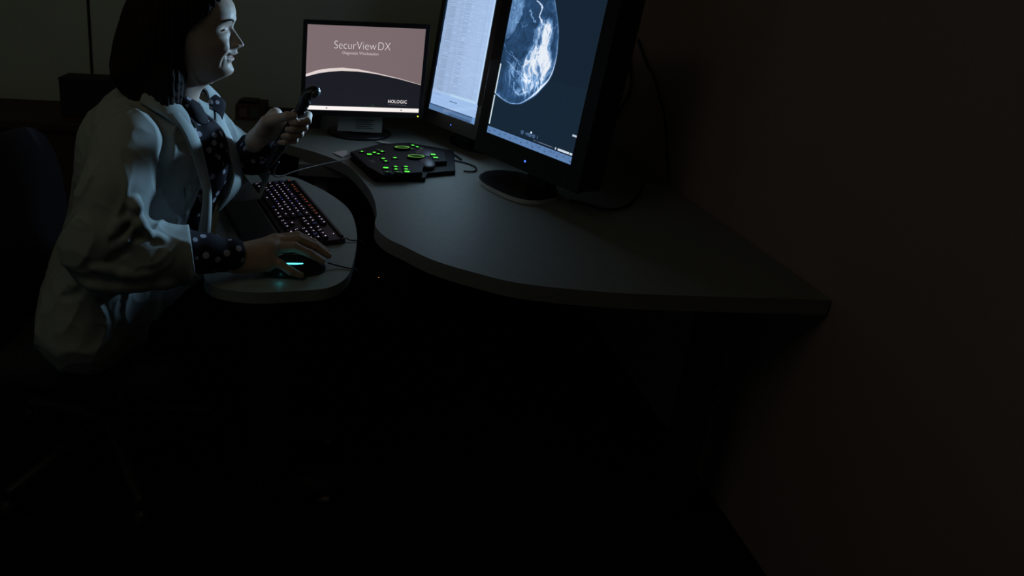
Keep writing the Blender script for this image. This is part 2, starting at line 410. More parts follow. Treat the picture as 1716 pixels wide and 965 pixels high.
# ------------------------------------------------------------------ displays
def frame_matrix(p, yaw, tilt):
    n = Vector((math.sin(yaw), -math.cos(yaw), 0)); r = Vector((math.cos(yaw), math.sin(yaw), 0)); up = Vector((0, 0, 1)) * math.cos(tilt) - n * math.sin(tilt)
    out = r.cross(up)   # towards the viewer
    mm = Matrix.Identity(4)
    for i in range(3): mm[i][0] = r[i]; mm[i][1] = up[i]; mm[i][2] = out[i]; mm[i][3] = p[i]
    return mm
# local frame of a display: x right, y up, z out; origin at bottom centre of the screen
def painted(name, Wd, Hd, nx, ny, img, parent, mtx, z=0.0005):
    """screen picture: fine grid whose vertex colours are emitted"""
    u = np.linspace(0, 1, nx); v = np.linspace(0, 1, ny); Ug, Vg = np.meshgrid(u, v)
    P = np.stack([(Ug - .5) * Wd, Vg * Hd, np.full_like(Ug, z)], -1).reshape(-1, 3)
    i = np.arange(nx * ny).reshape(ny, nx); Q = np.stack([i[:-1, :-1], i[:-1, 1:], i[1:, 1:], i[1:, :-1]], -1).reshape(-1, 4)
    mt = mat(name + '_picture', (0.004, 0.004, 0.005), 0.06, emit=(1, 1, 1), es=1.0, emit_attr=True, spec=0.45)
    me_o = np_mesh(name, P, Q, mt, parent, col=img(Ug, Vg).reshape(-1, 3), smooth=False)
    me_o.data.transform(mtx); return me_o
def srgb(a): a = np.asarray(a, float) / 255; return np.where(a <= .04045, a / 12.92, ((a + .055) / 1.055) ** 2.4)

def housing(root, mm, W_, H_, b, bb, depth, mt, back_mt):
    """bezel frame b wide (bb at the bottom) in front, body behind"""
    bm = bmesh.new(); z0, z1 = -0.012, 0.004
    for lo, hi in (((-W_/2 - b, -bb, z0), (-W_/2, H_ + b, z1)), ((W_/2, -bb, z0), (W_/2 + b, H_ + b, z1)), ((-W_/2, H_, z0), (W_/2, H_ + b, z1)), ((-W_/2, -bb, z0), (W_/2, 0, z1))):
        box_bm(bm, lo, hi, 0, 0.0012, 2)
    bmesh.ops.transform(bm, matrix=mm, verts=bm.verts[:]); from_bm('bezel', bm, mt, root)
    bm = bmesh.new(); box_bm(bm, (-W_/2 - b + .001, -bb + .001, -depth), (W_/2 + b - .001, H_ + b - .001, -0.002), 0, 0.006, 2)
    bmesh.ops.transform(bm, matrix=mm, verts=bm.verts[:]); from_bm('housing', bm, back_mt, root)

# --- display one: landscape, start screen
W1, H1 = 0.43, 0.316
P1 = Vector((0.101, 2.237, 0.860)); MM1 = frame_matrix((0, 0, 0.12), math.radians(4.784), math.radians(-0.367))
m1 = thing('monitor', 'black landscape monitor showing the grey workstation start screen', 'monitor', (P1.x, P1.y, 0.74))
housing(m1, MM1, W1, H1, 0.0155, 0.021, 0.035, M['bezel'], M['bezel'])
def img1(U, V):
    out = np.ones(U.shape + (3,)) * srgb((122, 106, 109))
    ylo = np.interp(U, [0, .1, .2, .31, .45, .6, .8, 1], [.395, .437, .463, .477, .476, .454, .405, .340])
    yhi = ylo + np.interp(U, [0, .1, .31, .6, .8, 1], [.030, .040, .038, .014, .008, .004])
    dark = V < ylo; wh = (V >= ylo) & (V < yhi)
    out[wh] = srgb((222, 208, 205)); out[dark] = srgb((27, 28, 36))
    out[V < .052] = srgb((250, 242, 240))
    out[V < .004] = srgb((40, 40, 60))
    return out * (1.04 - .08 * U[..., None])
painted('screen', W1, H1, 560, 420, img1, m1, MM1)
M['t_white'] = mat('screen_lettering', (0, 0, 0), emit=lin(226, 216, 216)); M['t_soft'] = mat('soft_screen_lettering', (0, 0, 0), emit=lin(196, 182, 184))
M['t_grey'] = mat('faint_screen_lettering', (0, 0, 0), emit=lin(80, 80, 90))
def put(u, v, W_, H_, MM, z=0.0015): return MM @ Matrix.Translation(((u - .5) * W_, v * H_, z))
text('screen_title', 'SecurView', 0.0425, M['t_white'], m1, put(.408, .735, W1, H1, MM1), 0.86, -0.0008)
text('screen_title', 'DX', 0.0425, M['t_white'], m1, put(.656, .735, W1, H1, MM1), 0.80, -0.0008)
text('screen_subtitle', 'Diagnostic Workstation', 0.0148, M['t_soft'], m1, put(.457, .674, W1, H1, MM1), 0.93, 0.0001)
text('screen_wordmark', 'HOLOGIC', 0.0175, M['t_white'], m1, put(.806, .112, W1, H1, MM1), 0.84, 0.0003, 1.12)
box('screen_tagline', (-.032, 0, 0), (.034, .0018, .0003), M['t_grey'], m1, mtx=put(.806, .088, W1, H1, MM1, .001))
for u_ in (.19, .845): box('taskbar_icon', (-.003, -.002, 0), (.003, .002, .0003), M['t_grey'], m1, mtx=put(u_, .028, W1, H1, MM1, .001))
# stand
lathe('stand_base', [(0.118, 0), (0.122, .004), (0.120, .010), (0.10, .016), (0.03, .019)], M['plastic_soft'], m1, Matrix.Translation((0.0, 0.11, 0.001)) @ Matrix.Diagonal((1.05, .85, 1, 1)))
box('stand_neck', (-0.045, 0.085, 0.015), (0.045, 0.105, 0.26), M['plastic'], m1, bev=0.005)
box('neck_hinge', (-0.05, 0.032, 0.18), (0.05, 0.09, 0.28), M['plastic'], m1, bev=0.006)
o = box('stand_label', (-0.088, 0.030, 0.030), (0.082, 0.034, 0.095), M['label'], m1, bev=0.001); o['label'] = 'pale printed plate under the screen'
bm = bmesh.new()
for j in range(5): box_bm(bm, (-0.02, 0.0285, 0.045 + j * .008), (0.05 - .01 * (j % 2), 0.0298, 0.047 + j * .008))
from_bm('printed_lines', bm, M['ink'], o)
lathe('power_light', [(0.0028, 0), (0.0028, .001)], M['led_yellow'], m1, MM1 @ Matrix.Translation((W1/2 - .002, -.0125, .004)), 12)['label'] = 'yellow-green power light'

# --- display two: portrait, list screen
W2, H2 = 0.2505, 0.455
c2 = Vector((0.426, 2.190, 0.870)); MM2 = frame_matrix((0, 0, 0.13), math.radians(-58.08), math.radians(5.2))
m2 = thing('monitor', 'portrait monitor with a pale blue patient list, between the other two', 'monitor', (c2.x, c2.y, 0.74))
housing(m2, MM2, W2, H2, 0.021, 0.052, 0.06, M['bezel_brown'], M['bezel'])
def img2(U, V):
    V = V * .455 / .418
    out = np.ones(U.shape + (3,)) * srgb((172, 199, 238))
    out = out * (1 - .10 * (U[..., None] < .5) * (0.5 - U[..., None]) * 2) 
    rr = np.random.default_rng(3)
    # rows of the list
    nrow = 92; y0, y1 = .19, 1.05
    cols = [(.05, .10), (.11, .22), (.24, .33), (.345, .43), (.44, .52), (.535, .60), (.62, .72), (.74, .84), (.86, .93)]
    rowi = np.floor((V - y0) / (y1 - y0) * nrow).astype(int); fr_ = ((V - y0) / (y1 - y0) * nrow) % 1
    inlist = (V > y0) & (V < y1) & (U > .04) & (U < .945)
    line = inlist & (fr_ < .34)
    k = np.where(line, .80 + .12 * np.clip((U - .35) / .5, 0, 1), 1.0)
    txt = rr.uniform(size=(nrow, len(cols)))
    for ci, (a, b) in enumerate(cols):
        msk = inlist & (U > a) & (U < b) & (fr_ > .42) & (fr_ < .86)
        tv = txt[np.clip(rowi, 0, nrow - 1), ci]
        k = np.where(msk & (tv > .18), .74 + .12 * tv - (.13 if ci in (1, 4) else 0) + .08 * (ci > 5), k)
    for x in (.045, .105, .23, .34, .435, .53, .61, .73, .85):
        k = np.where(inlist & (abs(U - x) < .005), k * .82, k)
    k = np.where(inlist & (np.floor((U * 13)) % 2 == 0), k * .975, k)
    out = out * k[..., None]
    out[(U > .95)] = srgb((186, 216, 245)); out[(U > .975)] = srgb((24, 40, 62))
    pale = (V > .168) & (V < .19) & (U > .42) & (U < .93); out[pale] = srgb((184, 214, 240))
    foot = (V > .055) & (V < .168); out[foot] = srgb((160, 192, 235))
    out[foot & (abs(V - .128 + .004) < .004) & (U > .42) & (U < .58)] = srgb((95, 120, 165))
    out[foot & (abs(V - .155) < .002) & (U > .04) & (U < .22)] = srgb((120, 150, 195))
    for q in (.145, .112, .094, .078): out[foot & (abs(V - q) < .0013)] = srgb((150, 180, 225))
    out[(U < .013 + .02 * V)] = srgb((16, 34, 58))
    tb = V < .055; out[tb] = srgb((88, 122, 165)); out[tb & (V > .045)] = srgb((60, 86, 125)); out[tb & (U > .93)] = srgb((110, 150, 200))
    out[tb & (V < .02) & (U > .45) & (U < .9)] = srgb((72, 100, 140))
    return out
painted('screen', W2, H2, 240, 520, img2, m2, MM2)
lathe('power_light', [(0.0022, 0), (0.0022, .001)], M['led_blue'], m2, MM2 @ Matrix.Translation((0.012, -.030, .004)), 12)['label'] = 'blue power light'
N2 = Vector((math.sin(math.radians(-58.08)), -math.cos(math.radians(-58.08)), 0)); 
def behind(mm, d, z):  # point d behind the screen plane, height z above the desk
    q = mm @ Vector((0, 0, -d)); return Vector((q.x, q.y, z))
def stand(root, mm, yaw, mt, foot_mt, fw=.17, fd=.12, push=.03, sh=(0, 0)):
    rz = Matrix.Rotation(yaw, 4, 'Z')
    q = mm @ Vector((0, 0.15, -.07))
    T = Matrix.Translation((q.x + sh[0], q.y + sh[1], 0)) @ rz
    bm = bmesh.new(); pts = []
    for k in range(40):
        a = 2 * PI * k / 40; x = fw * np.sign(math.cos(a)) * abs(math.cos(a)) ** .75; y = fd * np.sign(math.sin(a)) * abs(math.sin(a)) ** .75; pts.append((x, y - push))
    o = prism('stand_base', pts, 0.001, 0.02, mt, root, bev=.005, side_mat=foot_mt); o.data.transform(T)
    o = box('stand_column', (-.04, -.02, .02), (.04, .03, .30), M['plastic'], root, bev=.006, mtx=Matrix.Translation((q.x, q.y, 0)) @ rz)
    return o
stand(m2, MM2, math.radians(-58.08), M['plastic'], M['plastic'], .10, .075, .0, (.045, .03))

# --- display three: portrait, mammogram
W3, H3 = 0.337, 0.455
c3 = Vector((0.570, 1.745, 0.899)); MM3 = frame_matrix((0, 0, 0.159), math.radians(-60.963), math.radians(5.376))
m3 = thing('monitor', 'large portrait monitor displaying the blue-white breast x-ray', 'monitor', (c3.x, c3.y, 0.74))
housing(m3, MM3, W3, H3, 0.041, 0.07, 0.095, M['bezel'], M['bezel'])
skin = [(.47, 1.06), (.488, 1.025), (.522, .965), (.566, .886), (.595, .818), (.613, .745), (.624, .683), (.626, .617), (.616, .547), (.587, .491), (.536, .435), (.478, .376), (.407, .325), (.344, .289), (.287, .274), (.22, .266), (.137, .274), (.047, .295), (.0, .31)]
def seg_dist(U, V, pts, asp=0.418 / W3):
    d = np.full(U.shape, 9.0)
    for (a, b), (c, e) in zip(pts[:-1], pts[1:]):
        ax, ay, bx, by = a, b * asp, c, e * asp; L = (bx - ax) ** 2 + (by - ay) ** 2 + 1e-12
        t = np.clip(((U - ax) * (bx - ax) + (V * asp - ay) * (by - ay)) / L, 0, 1)
        d = np.minimum(d, np.hypot(U - ax - t * (bx - ax), V * asp - ay - t * (by - ay)))
    return d
def vnoise(U, V, fx, fy, seed):
    r = np.random.default_rng(seed); g = r.uniform(size=(int(fy) + 3, int(fx) + 3)); x = np.clip(U, 0, 1) * fx; y = np.clip(V, 0, 1.1) * fy / 1.1
    xi = np.clip(x.astype(int), 0, g.shape[1] - 2); yi = np.clip(y.astype(int), 0, g.shape[0] - 2); a = x - xi; b = y - yi; a = a * a * (3 - 2 * a); b = b * b * (3 - 2 * b)
    return (g[yi, xi] * (1 - a) + g[yi, xi + 1] * a) * (1 - b) + (g[yi + 1, xi] * (1 - a) + g[yi + 1, xi + 1] * a) * b
def wiggly(pts, amp, seed, n=10):
    r = np.random.default_rng(seed); q = [(p.x, p.y) for p in catmull([(a, b, 0) for a, b in pts], n)]
    return [(a + r.normal() * amp, b + r.normal() * amp) for a, b in q]
def img3(U, V):
    V = V * .455 / .418
    sk = [(p.x, p.y) for p in catmull([(a, b, 0) for a, b in skin], 6)]
    ys = np.array([p[1] for p in sk]); xs = np.array([p[0] for p in sk])
    # inside test: to the left of the skin line
    inside = np.zeros(U.shape, bool)
    poly = sk + [(-.02, .31), (-.02, 1.06)]
    for (a, b), (c, e) in zip(poly, poly[1:] + poly[:1]):
        cond = ((b > V) != (e > V)); xx = a + (V - b) * (c - a) / (e - b + 1e-12); inside ^= cond & (U < xx)
    ds = seg_dist(U, V, sk)
    wx = (vnoise(U, V, 9, 9, 1) - .5) * .09 + (vnoise(U, V, 26, 22, 41) - .5) * .035; wy = (vnoise(U, V, 9, 9, 2) - .5) * .09 + (vnoise(U, V, 26, 22, 42) - .5) * .035
    U2, V2 = U + wx, V + wy
    fib = 0
    for fx, fy, s_, a_ in ((16, 9, 5, .30), (34, 18, 6, .34), (70, 34, 7, .30), (130, 60, 8, .22)):
        q = vnoise(U2 + .12 * V, V2, fx, fy, s_); fib = fib + a_ * (1 - abs(2 * q - 1)) ** 3.0
    fibl = np.clip(fib * 1.25, 0, 1.1)
    cloud = vnoise(U2, V2, 22, 22, 51) * .6 + vnoise(U2, V2, 48, 48, 52) * .4
    def blob(cx, cy, rx, ry, rot=0.0):
        x = (U - cx) + wx * .5; y = (V - cy) + wy * .5; c_, s_ = math.cos(rot), math.sin(rot); x, y = x * c_ + y * s_, -x * s_ + y * c_
        return np.exp(-np.maximum((x / rx) ** 2 + (y / ry) ** 2, 0) ** 1.3)
    dense = 1.0 * blob(.475, .735, .062, .115, .10) + .75 * blob(.415, .825, .075, .045) + .85 * blob(.530, .60, .050, .110, .12) + .55 * blob(.43, .62, .085, .11) + .45 * blob(.36, .69, .055, .10) \
        + .50 * blob(.35, .56, .09, .07) + .72 * blob(.37, .445, .080, .055) + .60 * blob(.50, .47, .055, .060, .5) + .30 * blob(.23, .50, .07, .07) + .50 * blob(.33, .375, .085, .030, .15) + .18 * blob(.15, .48, .07, .10)
    base = np.where(inside, .07 + .20 * fibl + .05 * cloud, .0)
    val = base + inside * dense * (.12 + .98 * fibl + .46 * np.clip(cloud - .42, 0, 1) * 1.6)
    val = val + inside * .09 * (vnoise(U, V, 14, 26, 30) - .5)
    # chest muscle, upper left
    px_ = np.interp(V, [.69, .725, .784, .838, .905, .96, 1.05], [.0, .06, .095, .10, .147, .159, .165])
    mus = np.clip((px_ + .012 - U2 * .6 - U * .4) / .02, 0, 1) * (V > .69)
    val = val + inside * mus * (.20 + .18 * (vnoise(U, V, 70, 70, 12)) * (V - .55) * 2)
    def stroke(pts, wd, a, seed=0, amp=.004):
        return a * np.exp(-(seg_dist(U, V, wiggly(pts, amp, seed)) / wd) ** 2)
    val = val + stroke([(.291, 1.011), (.336, .995), (.365, .972), (.364, .944), (.356, .91), (.380, .888), (.392, .872)], .0050, .75, 1, .002)
    for p in ((.365, .972), (.388, .882)): val = val + .6 * np.exp(-(np.hypot(U - p[0], (V - p[1]) * 1.24) / .010) ** 2)
    val = val + stroke([(.231, .942), (.258, .929), (.261, .91), (.295, .883), (.326, .866)], .0045, .45, 2)
    for pts, a_, s_ in (([(.094, .64), (.181, .586), (.272, .545), (.334, .585), (.36, .62)], .5, 3), ([(.07, .56), (.153, .532), (.2, .507), (.272, .5), (.306, .45)], .45, 4), ([(.009, .674), (.062, .625), (.141, .603), (.202, .584), (.26, .57)], .40, 5),
                    ([(.217, .42), (.225, .385), (.26, .352), (.32, .348), (.36, .37), (.40, .385)], .55, 6), ([(.30, .56), (.36, .60), (.40, .55), (.41, .49), (.385, .44)], .5, 7), ([(.10, .84), (.16, .845), (.19, .82), (.24, .84)], .3, 8),
                    ([(.42, .84), (.47, .80), (.50, .78)], .4, 9), ([(.12, .50), (.15, .46), (.16, .40)], .22, 10), ([(.05, .50), (.08, .44), (.09, .36)], .15, 11), ([(.44, .93), (.54, .93)], .12, 12)):
        val = val + inside * stroke(pts, .0036, a_ * .6, s_, .0026)
    # skin line, brighter at the lower right
    ang = np.interp(V, [.27, .32, .40, .48, .60, .75, 1.0], [.35, .5, .95, .9, .55, .28, .20])
    wd = np.interp(V, [.27, .38, .44, .52, .7], [.005, .011, .009, .006, .005])
    val = val + ang * np.exp(-(ds / wd) ** 2) + .10 * np.exp(-(np.clip(ds, 0, 1) / .03) ** 2) * inside
    val = np.clip(val, 0, 1.02) 
    c0 = srgb((22, 37, 52)); c1 = srgb((44, 78, 118)); c2_ = srgb((120, 165, 215)); c3_ = srgb((236, 243, 252))
    v = val[..., None]
    out = np.where(v < .30, c0 + (c1 - c0) * (v / .30), np.where(v < .62, c1 + (c2_ - c1) * ((v - .30) / .32), c2_ + (c3_ - c2_) * np.clip((v - .62) / .34, 0, 1)))
    out = out * (1.10 - .12 * (V[..., None] > .5) - .05 * U[..., None])
    # white ruler line along the left edge
    out[(abs(U - .010) < .0075) & (V > .068) & (V < .53) & (abs(V - .299) > .006)] = srgb((205, 225, 235))
    out[(abs(U + .0 - .0) < .003)] = srgb((20, 30, 40))
    # tool bar
    tb = V < .052
    tcol = srgb((92, 128, 175)) * (1 + .10 * (vnoise(U, V, 50, 60, 22)[..., None] - .5))
    out = np.where(tb[..., None], tcol, out)
    for i in range(15):
        cx = .03 + i * .068; out[tb & (abs(U - cx) < .008) & (abs(V - .018 - .016 * (i % 2)) < .0035)] = srgb((50, 76, 110))
    out[tb & (abs(V - .026) < .001)] = srgb((80, 112, 155)); out[tb & (U > .5) & (abs(V - .036) < .004) & ((U * 40) % 2 < .8)] = srgb((78, 108, 150))
    out[(V >= .052) & (V < .058)] = srgb((12, 20, 30))
    # little round buttons and lines of small text
    for cx, rr_ in ((.428, .018), (.48, .013), (.503, .013), (.52, .018), (.562, .018)):
        dd = np.hypot(U - cx, (V - .094) * 1.24); out[(dd < rr_)] = srgb((68, 96, 132)); out[(dd < rr_ * .35)] = srgb((40, 60, 85))
    out[np.hypot(U - .528, (V - .113) * 1.24) < .0095] = srgb((225, 238, 250))
    out[(abs(U - .605) < .004) & (abs(V - .095) < .012)] = srgb((60, 85, 115))
    tx = vnoise(U, V, 90, 2, 33) > .35
    out[(U > .54) & (U < .79) & (abs(V - .067) < .0032) & tx] = srgb((95, 108, 130))
    out[(U > .81) & (U < .995) & (abs(V - .067) < .007) & (vnoise(U, V, 120, 3, 34) > .25)] = srgb((205, 218, 232))
    out[(U > .952) & (abs(V - .190) < .0065)] = srgb((190, 206, 220))
    return out
painted('screen', W3, H3, 420, 520, img3, m3, MM3)
lathe('power_light', [(0.0032, 0), (0.0032, .001)], M['led_blue'], m3, MM3 @ Matrix.Translation((0.012, -.040, .004)), 12)['label'] = 'blue power light'
stand(m3, MM3, math.radians(-60.963), M['plastic_soft'], M['silver'], .125, .095, .03, (-.035, .04))
# ------------------------------------------------------------------ keyboard
KD = Vector((0.372, -0.928, 0)); KD.normalize(); KN = Vector((0.928, 0.372, 0)); KN.normalize()
KBo = Vector((-0.118, 1.862, 0.7005)) - KN * 0.152    # front left corner
kb = thing('keyboard', 'black backlit keyboard with white and orange lit legends on the tray', 'keyboard', KBo, math.atan2(KD.y, KD.x))
# local x along the length, local y towards the back edge
prism('keyboard_body', [(0, 0.003), (.003, 0), (.435, 0), (.438, .003), (.438, .149), (.435, .152), (.003, .152), (0, .149)], 0, .014, M['kbbody'], kb, bev=.002)
box('back_ridge', (0.01, .141, .0135), (.428, .150, .019), M['kbbody'], kb, bev=.002)
prow = .0196; u_ = .0187
rows = [
    (5, [(1, 1)] + [(1, 0)] * 1 + [(1, 1)] * 4 + [(.5, 0)] + [(1, 1)] * 4 + [(.5, 0)] + [(1, 1)] * 4 + [(.3, 0)] + [(1, 1)] * 3),
    (4, [(1, 1)] * 13 + [(2, 1)] + [(.3, 0)] + [(1, 1)] * 3 + [(.3, 0)] + [(1, 1)] * 4),
    (3, [(1.5, 1)] + [(1, 1)] * 12 + [(1.5, 1)] + [(.3, 0)] + [(1, 1)] * 3 + [(.3, 0)] + [(1, 1)] * 4),
    (2, [(1.75, 1)] + [(1, 1)] * 11 + [(2.25, 1)] + [(3.6, 0)] + [(1, 1)] * 4),
    (1, [(2.25, 1)] + [(1, 1)] * 10 + [(2.75, 1)] + [(1.3, 0)] + [(1, 1)] + [(1.3, 0)] + [(1, 1)] * 4),
    (0, [(1.25, 1), (1.25, 1), (1.25, 1), (6.25, 1), (1.25, 1), (1.25, 1), (1.25, 1), (1.25, 1), (.3, 0), (1, 1), (1, 1), (1, 1), (.3, 0), (2, 1), (1, 1), (1, 1)])]
kcount = 0; kcache = {}; rk = random.Random(4); stuffbm = bmesh.new()
for row, cells in rows:
    x = .008; y = .012 + row * prow + (.006 if row == 5 else 0)
    for ki, (wd, on) in enumerate(cells):
        wpx = wd * u_
        if on:
            glow = 'k_orange' if row == 5 and ki < 16 else ('k_violet' if rk.random() < .22 else 'k_white')
            nm = rk.choice((1, 1, 1, 2))
            key = (round(wd, 2), glow, nm, row in (0, 2))
            if key not in kcache:
                bm = bmesh.new(); box_bm(bm, (.0012, .0012, 0), (wpx - .0012, .0168, .007), 0, .0015, 2)
                cx = wpx / 2
                sz = .0021 if glow == 'k_white' else .0019
                if nm == 1: box_bm(bm, (cx - sz, .0095, .007), (cx + sz * .9, .0095 + sz * 1.6, .00725), 1)
                else:
                    box_bm(bm, (cx - .0026, .0105, .007), (cx - .0004, .0130, .00725), 1); box_bm(bm, (cx + .0006, .0055, .007), (cx + .0026, .0078, .00725), 1)
                me = bpy.data.meshes.new('key'); bm.to_mesh(me); bm.free(); me.materials.append(M['keycap']); me.materials.append(M[glow]); kcache[key] = me
            if kcount < 100:
                o = bpy.data.objects.new('key', kcache[key]); COL.objects.link(o); o.parent = kb; o.location = (x, y, .0138); kcount += 1
            else:
                me = kcache[key].copy(); me.transform(Matrix.Translation((x, y, .0138))); stuffbm.from_mesh(me)
        x += wpx
o = from_bm('keys', stuffbm, [M['keycap'], M['k_white']], kb); o['kind'] = 'stuff'
box('status_light', (.40, .1305, .0138), (.404, .1325, .0144), M['k_white'], kb)
# palm rest in front of the keyboard (dark pad)
pr = thing('palm_rest', 'dark padded palm rest in front of the glowing keyboard', 'palm rest', KBo - KN * .078 + Vector((0, 0, 0)), math.atan2(KD.y, KD.x))
box('pad', (0.0, -.03, 0), (.42, .070, .016), M['plastic'], pr, bev=.006, seg=3)
tag(tube('keyboard_cable', [(-0.03 + .075, 1.455 + .02, .707), (0.06, 1.468, .704), (0.085, 1.475, .700), (0.105, 1.49, .672), (0.10, 1.56, .60), (.12, 1.8, .5)], .0018, M['cable']), 'thin black cable leaving the keyboard over the tray edge', 'cable')

# ------------------------------------------------------------------ workflow keypad
kp = thing('keypad', 'black workflow keypad with glowing green keys on the desk', 'keypad', (0.22, 1.97, 0.74))
KX, KY, KZ = 0.22, 1.97, 0.74
base = [(0.061, 2.063), (0.171, 2.174), (0.286, 2.209), (0.345, 2.178), (0.44, 2.139), (0.406, 1.913), (0.305, 1.878), (0.297, 1.833), (0.134, 1.81), (0.061, 2.017)]
top = [(0.062, 1.998), (0.155, 2.098), (0.264, 2.127), (0.32, 2.10), (0.395, 2.06), (0.385, 1.955), (0.300, 1.925), (0.284, 1.850), (0.286, 1.830), (0.156, 1.785), (0.113, 1.855)]
prism('keypad_base', [(x - KX, y - KY) for x, y in base], 0.001, 0.016, M['deck_black'], kp, bev=.004)
prism('keypad_deck', [(x - KX, y - KY + .008) for x, y in top], 0.016, 0.032, M['deck_black'], kp, bev=.005)
marks = [(0.1, 2.009, 1), (0.124, 1.982, 2), (0.142, 2.006, 1), (0.159, 2.037, 0), (0.17, 2.022, 1), (0.155, 1.993, 1), (0.169, 1.944, 1), (0.176, 1.919, 1), (0.209, 1.959, 3), (0.171, 1.852, 2), (0.174, 1.815, 0),
         (0.204, 1.869, 1), (0.203, 1.845, 1), (0.207, 1.82, 0), (0.237, 1.874, 3), (0.236, 1.85, 3), (0.236, 1.825, 2), (0.286, 2.112, 1), (0.3, 2.095, 1), (0.278, 2.069, 0), (0.312, 2.08, 0), (0.345, 2.015, 2), (0.349, 1.983, 2), (0.306, 2.001, 0)]
kr = random.Random(5)
for x, y, s_ in marks:
    o = box('keypad_button', (x - KX - .011, y - KY - .0085, .0318), (x - KX + .011, y - KY + .0085, .0355), M['plastic'], kp, bev=.0015)
    bm = bmesh.new(); a = {0: .0035, 1: .0052, 2: .0078, 3: .0062}[s_]; bb = {0: .0028, 1: .0045, 2: .0055, 3: .0045}[s_]
    cx, cy = x - KX, y - KY
    if s_ == 2: box_bm(bm, (cx - a, cy - bb, .0354), (cx + a, cy + bb, .0359))
    elif s_ == 0:
        box_bm(bm, (cx - a, cy - .001, .0354), (cx + a * .6, cy + .0012, .0359)); box_bm(bm, (cx + a * .2, cy - bb, .0354), (cx + a * .6, cy + bb, .0359))
    else:
        for q in range(3): 
            yy = cy - bb + q * bb * .72; box_bm(bm, (cx - a + kr.random() * .002, yy, .0354), (cx + a - kr.random() * .002, yy + bb * .45, .0359))
        box_bm(bm, (cx - .001, cy - bb, .0354), (cx + .001, cy + bb, .0358))
    from_bm('glowing_symbol', bm, M['green'] if s_ else M['green_dim'], o)
for (x, y, rx, ry, rot) in ((0.243, 2.066, .0255, .011, .10), (0.281, 1.972, .0275, .0125, .05)):
    lathe('dial', [(.030, 0), (.030, .006), (.027, .009), (.010, .0095)], M['dial_black'], kp, Matrix.Translation((x - KX, y - KY, .031)) @ Matrix.Rotation(rot, 4, 'Z') @ Matrix.Diagonal((1, .62, 1, 1)))
    pts = [(x - KX + rx * math.cos(q) * math.cos(rot) - ry * math.sin(q) * math.sin(rot), y - KY + ry * math.sin(q) * math.cos(rot) + rx * math.cos(q) * math.sin(rot), .0405) for q in np.linspace(0, 2 * PI, 33)]
    tube('dial_ring', pts, .0008, M['ring_glow'], kp, 6, 0)
for (cx, cy, rx, ry, a0, a1) in ((.322, 2.045, .040, .045, -.5, 1.9), (.312, 1.945, .032, .050, -1.2, 1.4)):
    g = SDF((cx - .06, cy - .07, .76), (cx + .06, cy + .07, .80), .0025); g.ell((cx, cy, .765), (rx, ry, .013)); P, Q = g.mesh()
    P = P - np.array((KX, KY, KZ)); o = np_mesh('hand_rest_hump', P, Q, M['kbbody'], kp)
bm = bmesh.new()
for q in range(2):
    box_bm(bm, (-.012, -.0022 + q * .008, 0), (.012, .0022 + q * .008, .0004), mtx=Matrix.Translation((.128 - KX, 1.915 - KY, .0322)) @ Matrix.Rotation(-1.0, 4, 'Z'))
from_bm('printed_mark', bm, M['cable_grey'], kp)

# papers on the desk
def paper(name, label, pts, z=.741):
    V = [(x, y, z + dz) for x, y, dz in pts]; c_ = Vector(V[0])
    n = len(V); o = pydata(name, V, [tuple(range(n))], M['paper'])
    md = o.modifiers.new('s', 'SOLIDIFY'); md.thickness = .0006; md.offset = 1
    bm = bmesh.new(); bm.from_mesh(o.data); bmesh.ops.triangulate(bm, faces=bm.faces[:]); bmesh.ops.subdivide_edges(bm, edges=bm.edges[:], cuts=3, use_grid_fill=True)
    gg = wob(3, 90)
    for v in bm.verts: v.co.z += .003 * (1 + float(gg(v.co.x, v.co.y, 0)))
    bm.to_mesh(o.data); bm.free(); return tag(o, label, 'paper')
paper('crumpled_paper', 'small crumpled pinkish paper on the desk left of the keypad', [(0.001, 2.075, 0), (0.03, 2.105, 0), (0.052, 2.10, .002), (0.050, 2.06, .001), (0.035, 2.03, .002), (0.018, 2.05, 0)])
paper('note_slip', 'pale paper slip peeking out behind the glowing keypad', [(0.155, 2.235, 0), (0.175, 2.250, 0), (0.235, 2.225, 0), (0.215, 2.212, 0)])

# mic cable, mouse, other cables
tag(tube('microphone_cable', [(-0.138, 1.505, .897), (-0.150, 1.515, .872), (-0.152, 1.53, .850), (-0.135, 1.56, .838), (-0.10, 1.62, .833), (-0.05, 1.72, .815), (0.0, 1.85, .785), (0.045, 1.95, .762), (0.075, 2.02, .760)], .0024, M['cable_grey']), 'thin grey cable drooping from the microphone to the keypad', 'cable')
ms_dir = math.atan2(.045, .146)
ms = thing('computer_mouse', 'black computer mouse with a cyan light stripe under the hand', 'mouse', (-0.072, 1.300, .7005), ms_dir)
g = SDF((-.085, -.05, -.01), (.085, .05, .06), .002)
g.ell((-.012, 0, .006), (.064, .034, .036)); g.ell((.030, 0, .004), (.042, .031, .024), .015); g.fn(lambda X, Y, Z: Z * -1.0 + .0 + 0 * X + 0 * Y, (-.1, -.06, -.02), (.1, .06, .07), 0, 'int')
P, Q = g.mesh(); np_mesh('mouse_shell', P, Q, M['plastic_soft'], ms)
tube('scroll_wheel', [(.048, -.003, .024), (.048, .003, .024)], .008, M['plastic'], ms, 16, 0)
tube('light_stripe', [(-.036, -.0225, .0345), (-.020, -.0250, .0338), (-.004, -.0250, .0320), (.010, -.0230, .0300)], [.0010, .0018, .0018, .0010], M['cyan'], ms)['label'] = 'glowing cyan stripe'
tube('light_line', [(-.028, -.0295, .028), (-.016, -.0325, .022), (-.004, -.0335, .015)], [.0005, .0007, .0004], M['cyan_dim'], ms)
tube('underglow', [(-.048, -.0235, .0018), (-.035, -.0285, .0018), (-.022, -.0310, .0018)], .0010, M['cyan_dim'], ms)
